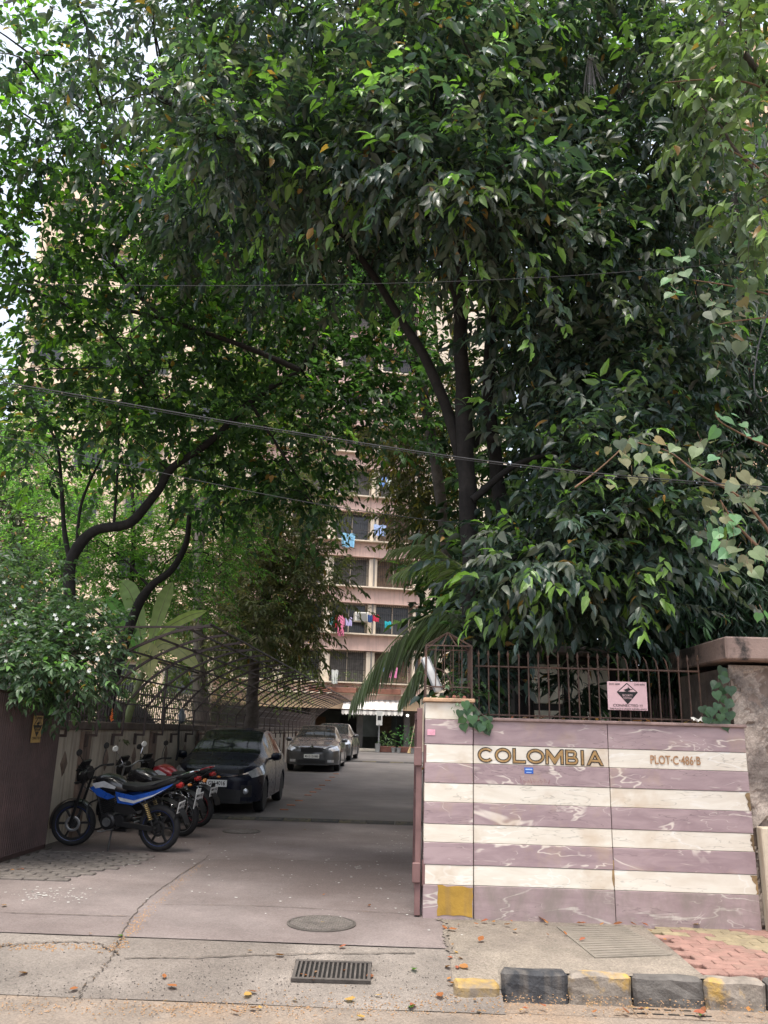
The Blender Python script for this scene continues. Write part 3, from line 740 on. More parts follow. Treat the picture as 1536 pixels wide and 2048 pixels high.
# stones and rubble on the pillar cap
for i, (x, y, r) in enumerate(((.43, 7.56, .022), (.47, 7.58, .02), (.36, 7.5, .015), (.52, 7.52, .018))):
    b = MB(); b.lathe([(.001, 0), (r, r * .3), (r * .9, r), (r * .4, r * 1.5), (.001, r * 1.5)], 7); o = b.build('rubble_stone', pm('red_rubble', (.3, .12, .09), .9, 0, .3, 9, .4), None, loc=(x, y, 2.003))
    tag(o, 'small reddish rubble stone lying on the pillar cap under the cage', 'stone', 'rubble on the pillar cap')
# crumpled paper on the wall top
bm = bmesh.new(); bmesh.ops.create_grid(bm, x_segments=12, y_segments=8, size=1)
random.seed(9)
for v in bm.verts:
    v.co = Vector((v.co.x * .12, v.co.y * .05, 0)); v.co.z = .02 + .06 * abs(mnoise.noise(v.co * 16)) + .02 * mnoise.noise(v.co * 45 + Vector((3, 3, 3))); v.co.y += .015 * mnoise.noise(v.co * 30)
me = bpy.data.meshes.new('crumpled_paper'); bm.to_mesh(me); bm.free(); me.materials.append(pm('paper', (.62, .6, .56), .8, 0, .12, 12, .1))
o = inst('crumpled_paper', me, None, (2.68, 7.55, 1.838), (R(10), R(8), R(6))); tag(o, 'crumpled white paper lying at the right end of the striped wall top', 'paper')

# ================================================================== STONE GATE PIER AT RIGHT
M_stone = pm('weathered_stone', (.225, .175, .145), .9, 0, .3, 7, 1., 24, col2=(.10, .08, .068), thr=(.45, .68), streak=(.13, .09, .06))
pier = thing('stone_pier', 'weathered stone pier with a heavy concrete cap at the right of the striped wall', 'pier', (4.5, 8.2, .1))
def pl(o): o.location = Vector(o.location) - pier.location; return o
M_stone2 = pm('pale_stone', (.33, .28, .24), .9, 0, .35, 7, 1., 24, col2=(.15, .125, .11), thr=(.45, .6), grain=.2)
b = MB(); b.box((4.5, 8.25, 1.2), (3.10, 1.4, 2.3)); pl(b.build('core', M_stone, pier))
# flaking rubble face: one uneven sheet of stone with broken patches
bm = bmesh.new(); bmesh.ops.create_grid(bm, x_segments=70, y_segments=90, size=1)
for v in bm.verts:
    x = 3.75 + v.co.x * .81; z = 1.25 + v.co.y * 1.12; q = Vector((x, z, 0))
    c_ = mnoise.cell(q * 5.5 + Vector((mnoise.noise(q * 4), mnoise.noise(q * 4 + Vector((9, 9, 9))), 0)) * 1.2)
    v.co = Vector((x, 7.542 - .022 * c_ - .016 * mnoise.noise(q * 11) - .006 * mnoise.noise(q * 40), z))
me = bpy.data.meshes.new('stone_face'); bm.to_mesh(me); bm.free(); me.materials.append(M_stone2); pl(inst('stone_face', me, pier))
M_capd = pm('stained_cap_concrete', (.26, .19, .165), .9, 0, .2, 4, .5, 40, col2=(.045, .04, .038), thr=(.46, .54))
b = MB(); b.cbox((4.49, 8.17, 2.505), (3.28, 1.66, .205), .015); pl(b.build('cap', M_capd, pier))
b = MB(); b.cbox((4.3, 7.47, .57), (2.5, .12, .84), .01); pl(b.build('plinth', pm('cream_plaster', (.5, .43, .33), .85, 0, .15, 5, .3, streak=(.3, .22, .15)), pier))
# far side fence behind the wall, running back from the pier
f2 = thing('side_fence', 'dark brown barred fence running back behind the striped wall by the stone pier', 'fence', (2.86, 9.1, .17))
for k in range(22):
    y = -.15 + k * .11; b = MB(); b.tube([(0, y, 0), (0, y, 1.95), (0, y, 2.02)], [.014, .014, .002], 4); b.build('bar', M_brown, f2)
for z in (.3, 1.75): b = MB(); b.box((0, 1.0, z), (.02, 2.5, .04)); b.build('rail', M_brown, f2)

# ================================================================== GATES
gate = thing('open_gate', 'brown steel gate leaf standing open edge-on beside the striped pillar', 'gate', (.115, 7.52, .19))
b = MB(); b.cbox((0, 0, .86), (.05, .06, 1.72), .004); b.build('stile', M_rust if False else pm('gate_brown', (.16, .09, .085), .6, 0, .2, 5, .15), gate)
b = MB(); b.cbox((0, 2.1, .86), (.05, .06, 1.72), .004); b.build('stile', MATS['gate_brown'], gate)
for z in (.08, .86, 1.66): b = MB(); b.cbox((0, 1.05, z), (.04, 2.04, .05), .004); b.build('rail', MATS['gate_brown'], gate)
for k in range(20):
    b = MB(); b.box((.006, .1 + k * .1, .86), (.012, .085, 1.6)); b.build('panel_strip', MATS['gate_brown'], gate)
for z in (.34, 1.30):
    b = MB(); b.cbox((-.012, -.04, z), (.07, .04, .16), .006); b.lathe([(.018, z - .1), (.018, z + .1)], 8, Matrix.Translation((.055, -.03, 0))); b.build('hinge', MATS['gate_brown'], gate)
g2 = thing('corrugated_gate', 'dark brown corrugated steel gate leaf folded back along the left wall', 'gate', (-4.42, 10.42, .2))
n = 60; prof = []
for k in range(n):
    y = -2.9 * k / n; prof += [(0, y), (.022, y - 2.9 / n * .25), (.022, y - 2.9 / n * .55), (0, y - 2.9 / n * .8)]
b = MB(); b.grid([[(x, y, z) for x, y in prof] for z in (.05, 1.79)]); b.build('corrugated_sheet', M_brown, g2)
b = MB(); b.cbox((-.02, -1.45, 1.8), (.06, 2.94, .05), .006); b.build('rail', M_brown, g2)
b = MB(); b.cbox((-.02, -1.45, .03), (.06, 2.94, .06), .006); b.build('rail', M_brown, g2)
b = MB(); b.cbox((-.02, .0, .9), (.06, .05, 1.84), .006); b.build('stile', M_brown, g2)
b = MB(); b.cbox((-.05, -1.4, -.05), (.16, 3.2, .1), .01); b.build('sill', pm('gate_sill_concrete', (.07, .06, .05), .9, 0, .3, 6, .5), g2)
sign('warning_sign', 'small yellow surveillance notice fixed on the corrugated gate', (-4.386, 9.72, 1.61), R(90), .25, .31, pm('yellow_board', (.5, .33, .10), .5, 0, .12, 9, .05), False)
# ================================================================== LEFT COMPOUND WALL, FENCE, CARPORT FRAME
M_lw = pm('stained_cream_plaster', (.52, .46, .37), .9, 0, .2, 2.2, .4, 40, col2=(.40, .345, .28), thr=(.45, .7), streak=(.20, .16, .13))
M_pil = pm('brown_pilaster_plaster', (.20, .145, .115), .9, 0, .25, 4, .4, 40, streak=(.06, .045, .04))
M_lcop = pm('wall_coping_brown', (.12, .095, .08), .9, 0, .3, 5, .5, 50)
lw = thing('side_wall', 'stained cream side wall with brown pilasters and diamond blocks along the parking strip', 'wall', (-4.72, 26.0, .0))
def ll(o): o.location = Vector(o.location) - lw.location; return o
b = MB(); b.box((-4.72, 26.5, .8), (.24, 39.0, 1.62)); ll(b.build('wall', M_lw, lw))
k = 0; y = 7.2
while y < 46:
    b = MB(); b.cbox((-4.72, y + .985, 1.66), (.32, 1.96, .12), .012); ll(b.build('coping_slab', M_lcop, lw)); y += 1.97
pys = [8.9, 11.75, 14.9, 18.2, 21.4, 24.6, 27.8, 31.0, 34.2, 37.4]
for i, y in enumerate(pys):
    b = MB(); b.box((-4.58, y, .8), (.06, .30, 1.56)); ll(b.build('pilaster', M_pil, lw))
    for f in (.3, .72):
        yy = y + 3.1 * f; b = MB()
        b.add([(-4.60, yy - .11, 1.16), (-4.60, yy, .99), (-4.60, yy + .11, 1.16), (-4.60, yy, 1.33), (-4.575, yy - .075, 1.16), (-4.575, yy, 1.045), (-4.575, yy + .075, 1.16), (-4.575, yy, 1.275)],
              [(0, 1, 5, 4), (1, 2, 6, 5), (2, 3, 7, 6), (3, 0, 4, 7), (4, 5, 6, 7)])
        ll(b.build('diamond_block', M_pil, lw))
# barred fence on it
lf = thing('wall_fence', 'dark barred fence standing on top of the cream side wall', 'fence', (-4.80, 12, 1.72))
b = MB(); b.tube([(0, 0, 0), (0, 0, .62), (0, 0, .68)], [.011, .011, .001], 4); bme = b.mesh('bar', M_frame)
for k in range(110): inst('bar', bme, lf, (0, -4.6 + k * .125, 0), None, (1, 1, random.uniform(.96, 1.03)))
b = MB()
for k in range(110, 270): b.tube([(0, -4.6 + k * .125, 0), (0, -4.6 + k * .125, .64)], .011, 3, False)
stuff(b.build('far_bars', M_frame, lf))
for z in (.08, .5): b = MB(); b.box((0, 12.2, z), (.02, 34, .03)); b.build('rail', M_frame, lf)
# curved carport frame
cp = thing('carport_frame', 'bare curved steel carport frame of thin ribs and rails over the parking strip', 'carport', (-4.4, 10.6, 0))
ribc = catmull([(0, 0, 1.98), (.30, 0, 2.33), (.6, 0, 2.57), (.95, 0, 2.76), (1.34, 0, 2.91), (1.76, 0, 2.99)], 4)
b = MB(); b.tube(ribc, .024, 4); ribm = b.mesh('rib', M_frame)
b = MB(); b.tube([(0, 0, 1.52), (0, 0, 1.98)], .02, 4); postm = b.mesh('post', M_frame)
b = MB(); b.box((-.07, 0, 1.53), (.16, .035, .035)); b.box((-.135, 0, 1.46), (.035, .06, .18)); brm = b.mesh('bracket', M_frame)
NR = 27; SP = 1.06
for i in range(NR):
    y = i * SP
    inst('rib', ribm, cp, (0, y, 0)); inst('post', postm, cp, (0, y, 0)); inst('bracket', brm, cp, (0, y, 0))
for j in (0, 4, 9, 13, 17, 20):
    p = ribc[j]; b = MB(); b.tube([(p.x, -.02, p.z + .02), (p.x, (NR - 1) * SP + .02, p.z + .02)], .018, 4); b.build('rail', M_frame, cp)
# second, neighbouring frame behind the wall
nf = thing('neighbour_frame', 'dark steel post frame standing behind the side wall under the trees', 'frame', (-4.9, 10.9, 1.0))
for y0 in (0, 3.2, 6.4, 9.6): b = MB(); b.tube([(-.25, y0, -.9), (-.25, y0, 1.95)], .025, 4); b.build('post', M_frame, nf)
b = MB(); b.tube([(-.25, -.1, 1.95), (-.25, 9.7, 1.95)], .022, 4); b.build('beam', M_frame, nf)
for y0 in (0., 3.2): b = MB(); b.tube([(-.25, y0, 1.95), (2.25, y0 - .15, 1.99)], .018, 4); b.build('beam', M_frame, nf)
# dark tarpaulin shelter behind the wall
ts = thing('tarpaulin_shelter', 'black tarpaulin stretched over a hoop behind the barred side fence', 'shelter', (-5.75, 15.2, .17))
b = MB(); rows_ = []
for i in range(9):
    y = -1.3 + 2.6 * i / 8; rows_.append([(.75 * math.cos(math.pi * k / 10) , y, 1.35 + .62 * math.sin(math.pi * k / 10) + .04 * mnoise.noise((k * .7, y * 2, 1))) for k in range(11)])
b.grid(rows_); b.build('sheet', pm('black_tarpaulin', (.02, .02, .022), .5, 0, .3, 4, .5, 20), ts, True)
for sx in (-.74, .74):
    for sy in (-1.2, 1.2): b = MB(); b.tube([(sx, sy, 0), (sx, sy, 1.38)], .025, 6); b.build('post', M_frame, ts)
# grey plastic bag hung on the frame
b = MB(); b.loft([((0, 0, 0), .01, .01), ((.05, 0, 0), .05, .04), ((.14, .01, 0), .085, .07), ((.24, 0, .01), .075, .06), ((.29, 0, 0), .02, .02)], 9, 2)
o = b.build('plastic_bag', pm('grey_plastic_bag', (.12, .14, .16), .35, 0, .3, 12, .6, 20), None, True, (-4.33, 15.75, 2.02), (0, R(90), 0)); tag(o, 'grey plastic bag hanging from the carport frame behind the motorcycles', 'bag')
b = MB(); b.tube(catmull([(-4.36, 15.8, 1.95), (-4.38, 15.82, 1.6), (-4.35, 15.8, 1.25), (-4.37, 15.8, 1.05)], 5), .022, 6)
o = b.build('hanging_cable', M_black, None, True); tag(o, 'thick black cable hanging down the side wall below the plastic bag', 'cable')
# an orange blossom spike on the coping
b = MB()
for k in range(14):
    a = k * 2.4; z = k * .012; r = .035 * (1 - k / 16); b.add([(0, 0, z), (r * math.cos(a), r * math.sin(a), z + .03), (r * math.cos(a + .5), r * math.sin(a + .5), z + .05), (0, 0, z + .045)], [(0, 1, 2, 3)])
o = b.build('orange_blossom', pm('orange_petals', (.75, .2, .05), .6, 0, .2, 20, 0), None, False, (-4.64, 12.85, 1.72)); tag(o, 'small bright orange blossom lying on the side wall coping', 'flower')

# ================================================================== PINK APARTMENT BLOCK
M_pinkw = pm('pink_plaster', (.66, .47, .41), .9, 0, .12, .9, .1, 20, streak=(.46, .33, .29))
M_beige = pm('beige_plaster', (.62, .54, .44), .9, 0, .1, 1.2, .1, 20, streak=(.45, .38, .31))
M_band = pm('warm_cream_band', (.56, .41, .27), .9, 0, .08, 1.2, .1, 20)
M_dark = pm('painted_dark_shade', (.025, .025, .024), .8, 0, .3, 2, 0)  # near-black colour painted in for shade in the gap, doorway and ceiling
M_win = pm('dark_window_pane', (.03, .032, .033), .12, 0, .3, 1.5, 0, spec=.6)
M_curt = pm('brown_curtain', (.16, .11, .075), .8, 0, .35, 5, .3, 8)
M_curt2 = pm('grey_curtain', (.13, .125, .12), .8, 0, .35, 5, .3, 8)
M_gr = pm('window_grille', (.035, .03, .03), .6, 0, .2, 6, 0)
bd = thing('apartment_block', 'pink apartment block with barred windows, laundry and ledges at the end of the driveway', 'building', (.65, 50.0, .5), R(13))
BW = 2.75; NB = 6; NF = 11; W_ = NB * BW + .75
def B(name, c, d, m, par=bd, ch=None):
    b = MB(); (b.cbox(c, d, ch) if ch else b.box(c, d)); return b.build(name, m, par)
B('wall', (-W_ / 2, 5.4, 19.3), (W_, 9.9, 32.2), M_pinkw)
B('rear_wing', (3.6, 6.0, 17.0), (6.0, 8.0, 34.0), M_beige); B('gap_shade_sheet', (.3, 6.2, 17.), (.8, .3, 34.), M_dark)  # near-black sheet stands in for the shade of the gap by the wing
B('slab_band', (-W_ / 2, .12, 2.83), (W_, .75, .84), M_band)
B('ledge', (-W_ / 2, -.02, 3.29), (W_ + .2, 1.1, .07), M_beige)
b = MB(); b.box((0, 0, 0), (2.2, .04, 1.9)); paneM = [b.mesh('pane', m) for m in (M_win, M_curt, M_curt2, M_win)]
b = MB(); b.box((-1.07, 0, 0), (.07, .07, 1.9)); b.box((1.07, 0, 0), (.07, .07, 1.9)); b.box((0, 0, .92), (2.2, .07, .07)); b.box((0, 0, -.92), (2.2, .07, .07)); b.box((.0, 0, 0), (.05, .06, 1.8)); frM = b.mesh('window', M_beige)
b = MB()
for k in range(17): b.box((-1.02 + k * .1275, 0, 0), (.022, .022, 1.86))
for z in (-.85, -.2, .45, .88): b.box((0, 0, z), (2.15, .02, .025))
grM = b.mesh('grille', M_gr)
for xp in (-3.0, -8.6, -14.0): b = MB(); b.tube([(xp, -.14, 2.6), (xp, -.14, 35)], .055, 6); b.build('drain_pipe', pm('grey_pipe', (.2, .19, .18), .6, 0, .2, 3, .1), bd)
random.seed(4)
for f in range(NF):
    zs = 6.8 + (f - 1) * 2.9            # sill of this storey
    B('spandrel', (-W_ / 2, .1, zs - .475), (W_, .72, .93), M_pinkw)
    B('ledge', (-W_ / 2, -.06, zs + .03), (W_ + .16, 1.06, .08), M_beige)
    for k in range(NB):
        xc = -.55 - BW * k - BW / 2
        hz = zs + 1.0
        wn = inst('window', frM, bd, (xc + .25, .30, hz))
        inst('pane', random.choice(paneM), wn, (0, .09, 0)); inst('grille', grM, wn, (0, -.34, 0))
        B('pier', (xc - BW / 2 + .25, .16, zs + .98), (.5, .5, 1.86), M_beige)
    B('pier', (-.35, .16, zs + .98), (.16, .5, 1.86), M_beige); B('corner_window', (-.13, .3, zs + .98), (.28, .1, 1.86), M_win)
# open ground storey, interior shade put into its dark colours
B('back_wall', (-W_ / 2, 6.0, 1.2), (W_, .1, 2.42), pm('dim_green_plaster', (.075, .085, .078), .8, 0, .3, 2, .1), bd)
B('floor_step', (-4.3, -.3, .1), (3.2, 1.0, .16), pm('pale_step', (.4, .37, .32), .8, 0, .15, 3, .1), bd, .02)
for k in range(6): B('column', (-.5 - k * 2.9, .9, 1.2), (.35, .35, 2.42), pm('dim_grey_plaster', (.13, .125, .12), .8, 0, .2, 2, .1), bd)
B('ceiling', (-W_ / 2, 3.2, 2.44), (W_, 6.0, .06), M_dark)
B('doorway', (-3.3, 5.9, 1.05), (1.1, .12, 2.1), M_dark)
for x, z, wd, hg, m in ((-1.9, 1.5, 1.3, 1.4, pm('pale_glass_panel', (.22, .27, .27), .2, 0, .3, 1, 0)), (-.8, 1.6, .8, 1.1, M_curt), (-5.4, 1.6, 1.1, .8, pm('brown_notice_board', (.16, .09, .05), .7, 0, .2, 4, 0)), (-7.6, 1.6, 1.6, .9, M_win)):
    B('wall_panel', (x, 5.9, z), (wd, .1, hg), m)
# awning: striped, scalloped edge
aw = thing('striped_awning', 'white and grey striped awning with a scalloped edge over the building entrance', 'awning', (-2.05, 48.2, 2.7), R(4))
M_aw = pm('white_awning_cloth', (.62, .60, .57), .8, 0, .08, 3, .05); M_aw2 = pm('grey_awning_cloth', (.38, .36, .35), .8, 0, .08, 3, .05)
ns = 20
for k in range(ns):
    x0 = -1.78 + k * 3.56 / ns; x1 = x0 + 3.56 / ns; xm = (x0 + x1) / 2; s0 = .93
    b = MB(); b.add([(x0 * s0, 1.0, .78), (x1 * s0, 1.0, .78), (x1, -.35, .14), (x0, -.35, .14), (x0 * s0, 1.0, .79), (x1 * s0, 1.0, .79), (x1, -.35, .155), (x0, -.35, .155)], [(3, 2, 1, 0), (4, 5, 6, 7), (0, 4, 7, 3), (1, 2, 6, 5)])
    b.add([(x0, -.35, .14), (x1, -.35, .14), (x1, -.36, -.08), (xm, -.36, -.16), (x0, -.36, -.08)], [(0, 1, 2, 3, 4)])
    b.build('strip', M_aw if k % 2 else M_aw2, aw)
b = MB(); b.tube([(-1.8, -.35, .15), (1.8, -.35, .15)], .03, 6); b.build('front_bar', M_frame, aw)
# air conditioner
ac = thing('air_conditioner', 'white boxed air conditioner set in the barred second storey window', 'air conditioner', (-2.92, 48.7, 8.05), R(13))
b = MB(); b.cbox((0, 0, .3), (.85, .55, .55), .02); b.build('case', pm('white_enamel', (.55, .54, .5), .5, 0, .1, 4, 0), ac)
for k in range(7): b = MB(); b.box((0, -.285, .1 + k * .065), (.62, .02, .03)); b.build('louvre', pm('grey_louvre', (.25, .25, .24), .6, 0, .1, 4, 0), ac)
# laundry
def cloth(label, p, w_, h_, col, name='laundry'):
    b = MB(); rows_ = []
    for i in range(7):
        t = i / 6; rows_.append([((-.5 + k / 8) * w_ * (1 - .12 * t), .05 * math.sin(k * 1.9 + p[0] * 3) * (.3 + t), -h_ * t + .03 * math.sin(k * 1.3)) for k in range(9)])
    b.grid(rows_); rows2 = [[(x, y + .02, z) for x, y, z in r] for r in rows_]; b.grid(rows2)
    o = b.build(name, pm('cloth_%d_%d_%d' % tuple(int(c * 99) for c in col), col, .85, 0, .18, 8, .2, 20), None, True, p, (0, 0, R(13))); tag(o, label, 'laundry'); return o
for lab, u, v, w_, h_, col in (('blue printed towel hung on the barred fourth storey window', 697, 1067, .85, .85, (.2, .42, .6)),
        ('pale blue shirt hung in the right window of the fourth storey', 760, 1050, .8, .7, (.32, .42, .66)),
        ('long pink kurta hung in the left barred second storey window', 683, 1230, .42, 1.25, (.6, .18, .3)),
        ('narrow red cloth hung beside the long pink kurta', 673, 1230, .14, .75, (.5, .02, .05)),
        ('small lavender garment hung right of the pink kurta', 698, 1235, .4, .5, (.42, .38, .6)),
        ('teal cloth hung at the left edge of the second storey window', 664, 1233, .3, .5, (.12, .3, .32)),
        ('dark blue cloth hung right of the air conditioner', 741, 1230, .35, .45, (.03, .07, .2)),
        ('bright red cloth hung behind the palm frond', 752, 1230, .4, .4, (.5, .03, .08)),
        ('turquoise cloth hung behind the palm frond', 776, 1243, .4, .4, (.02, .35, .42)),
        ('pink striped sheet hung above the ground storey ledge', 786, 1335, .65, .62, (.6, .2, .38)),
        ('small blue cloth hung beside the pink striped sheet', 769, 1334, .35, .3, (.25, .35, .6)),
        ('blue towel hung in the fifth storey window', 768, 955, .45, .6, (.18, .32, .62)),
        ('green cloth hung left of the blue towel on the fifth storey', 760, 957, .2, .4, (.03, .3, .24)),
        ('pale cloth hung right of the blue towel on the fifth storey', 779, 960, .35, .45, (.5, .55, .5)),
        ('red cloth hung high on the pink block between the trees', 724, 765, .9, .9, (.55, .14, .14)),
        ('white sheet hung on the first storey grille above the awning', 670, 1340, .4, .8, (.5, .52, .5))):
    cloth(lab, at(u, v, 48.4 if u > 700 else 48.0), w_, h_, col)
# potted plants on the first ledge and at the door
def potted(name, label, p, r, h, n, spread, col, group=None, potc=(.22, .1, .07), box=None):
    t = thing(name, label, 'potted plant', p, 0, group)
    b = MB()
    if box: b.cbox((0, 0, h * .5), box + (h,), .02)
    else: b.lathe([(r * .7, 0), (r, h), (r * 1.08, h), (r * 1.08, h * 1.12), (r * .9, h * 1.12), (r * .85, h * .9)], 12)
    b.build('pot', pm('terracotta_%d' % int(potc[0] * 100), potc, .85, 0, .2, 6, .2), t)
    P_, D_, N_, L_, Wd, C_ = [], [], [], [], [], []
    for _ in range(n):
        a = random.random() * 6.28; rr = random.random() ** .5 * spread
        q = Vector((rr * math.cos(a) * ((box[0] / r * .5) if box else 1), rr * math.sin(a), h + random.random() * spread * 2.2))
        d = Vector((math.cos(a), math.sin(a), random.uniform(-.2, 1.2))).normalized()
        P_.append(q); D_.append(d); N_.append(Vector((-d.z * math.cos(a), -d.z * math.sin(a), 1)).normalized()); L_.append(random.uniform(.12, .26)); Wd.append(random.uniform(.05, .09)); k = random.uniform(.6, 1.4); C_.append((col[0] * k, col[1] * k, col[2] * k))
    leaves('foliage', P_, D_, N_, L_, Wd, C_, M_leafdull, t, 'small'); return t
random.seed(44)
potted('planter', 'row of potted plants along the ledge right of the awning', at(745, 1388, 49.0), .3, .3, 120, .4, (.07, .09, .05), None, box=(3.4, .35))
potted('planter', 'row of bushy potted plants along the ledge left of the awning', at(665, 1385, 48.4), .3, .3, 120, .4, (.09, .12, .06), None, box=(2.8, .35))
for lab, u, bx, n, sp, col in (('red brown planter box with low plants left of the entrance panel', 773, (1.0, .4), 90, .35, (.07, .11, .06)), ('red brown planter box with a taller green plant by the broom', 812, (.9, .4), 110, .5, (.06, .16, .07))):
    p = on(u, 1503, .55); potted('planter', lab, (p.x * 47 / p.y, 47, .55), .4, .32, n, sp, col, None, (.12, .05, .04), bx)
for lab, u in (('small white pot beside the entrance planters', 787), ('small pale pot between the entrance planters', 797), ('small pale pot at the foot of the broom', 824), ('small blue and white bin at the foot of the sign post', 755)):
    b = MB(); b.lathe([(.10, 0), (.14, .25), (.15, .27), (.13, .27), (.12, .2), (.001, .2)], 12); p = on(u, 1503, .55)
    o = b.build('pot', pm('pale_pot', (.22, .23, .23), .6, 0, .15, 6, .1), None, True, (p.x * 46.6 / p.y, 46.6, .55)); tag(o, lab, 'pot')
    if 'bin' in lab: o.scale = (1.1, 1.1, 1.7)
br = thing('broom', 'long pale broom leaning by the entrance planters', 'broom', (at(818, 1498, 46.5).x, 46.5, .55)); br.rotation_euler = (0, R(11), 0)
b = MB(); b.tube([(0, 0, .3), (0, 0, 1.75)], .02, 6); b.build('handle', pm('pale_wood', (.45, .36, .25), .8, 0, .2, 5, 0), br)
b = MB(); b.lathe([(.02, .35), (.05, .25), (.1, 0)], 8); b.build('bristles', pm('straw', (.35, .26, .13), .9, 0, .3, 9, .3), br)
sp = thing('notice_stand', 'white notice on a post by the building entrance', 'notice', (at(757, 1503, 46.8).x, 46.8, .55))
b = MB(); b.box((0, 0, .6), (.08, .08, 1.2)); b.build('post', M_alu, sp)
b = MB(); b.box((0, -.05, 1.85), (.34, .03, .8)); b.build('board', pm('dull_notice', (.4, .4, .39), .6, 0, .1, 6, 0), sp)
b = MB(); b.box((0, -.05, 1.3), (.05, .03, .4)); b.build('stem', M_alu, sp)
b = MB(); b.box((0, -.069, 1.85), (.2, .006, .24)); b.build('print', M_ink, sp)
bl = thing('entrance_bulb', 'small white lit bulb under the building slab', 'lamp', (at(815, 1431, 47.5).x, 47.5, at(815, 1431, 47.5).z))
b = MB(); b.lathe([(.001, -.07), (.05, -.05), (.07, 0), (.05, .05), (.001, .07)], 10); b.build('bulb', emis('lit_bulb', (1, .95, .85), 3.), bl, True)
b = MB(); b.lathe([(.03, .05), (.03, .16)], 8); b.build('holder', M_black, bl)

# ------------------------------------------------------------------ other buildings
def block(name, label, loc, rz, W, D, H, m, nx, nz, z0=3.0):
    t = thing(name, label, 'building', loc, rz)
    b = MB(); b.box((0, D / 2, H / 2), (W, D, H)); b.build('wall', m, t)
    b = MB(); b.box((0, D / 2, H + .3), (W + .3, D + .3, .6)); b.build('parapet', m, t)
    fr = MB(); fr.box((0, -.02, 0), (1.7, .12, 1.6)); frm = fr.mesh('window', M_beige)
    pn = MB(); pn.box((0, -.09, .0), (1.5, .06, 1.4)); pnm = pn.mesh('pane', M_win)
    chj = MB(); chj.box((0, -.3, 1.0), (2.0, .6, .1)); chm = chj.mesh('sunshade', m)
    for j in range(nz):
        for i in range(nx):
            wn = inst('window', frm, t, (-W / 2 + W * (i + .5) / nx, 0, z0 + j * (H - z0) / nz + .6)); inst('pane', pnm, wn); inst('sunshade', chm, wn)
    return t
M_cb = pm('cream_orange_plaster', (.68, .50, .35), .9, 0, .08, .8, .1, 12, streak=(.52, .4, .29))
M_cb2 = pm('cream_plaster_far', (.70, .56, .43), .9, 0, .08, .8, .1, 12, streak=(.55, .45, .35))
block('tower_block', 'tall cream tower block behind the trees at the left', (-16.5, 42, .4), R(10), 12, 10, 33, M_cb2, 4, 10)
block('tower_block', 'orange cream block glimpsed behind the leaves at the right edge', (19.0, 27, .4), R(-12), 14, 10, 30, M_cb, 5, 9)

# security cabin behind the fence
cb = thing('guard_cabin', 'small cream panelled guard cabin behind the spiked fence', 'cabin', (2.15, 11.0, .17))
M_cabp = pm('cabin_cream_panel', (.75, .69, .54), .7, 0, .12, 3, .1); M_cabf = pm('cabin_dark_frame', (.03, .025, .022), .6, 0, .2, 5, .1)
b = MB(); b.box((0, .6, 1.28), (1.3, 1.1, 2.56)); b.build('shell', M_cabf, cb)
for x in (-.33, .28):
    for z in (.5, 1.50, 2.20): 
        b = MB(); b.cbox((x, .035, z), (.54, .03, .8 if z < 1 else (.52 if z > 2 else .70)), .01); b.build('panel', M_cabp, cb)
b = MB(); b.cbox((.2, .5, 2.62), (1.9, 1.7, .1), .02); b.build('roof', M_lcop, cb)

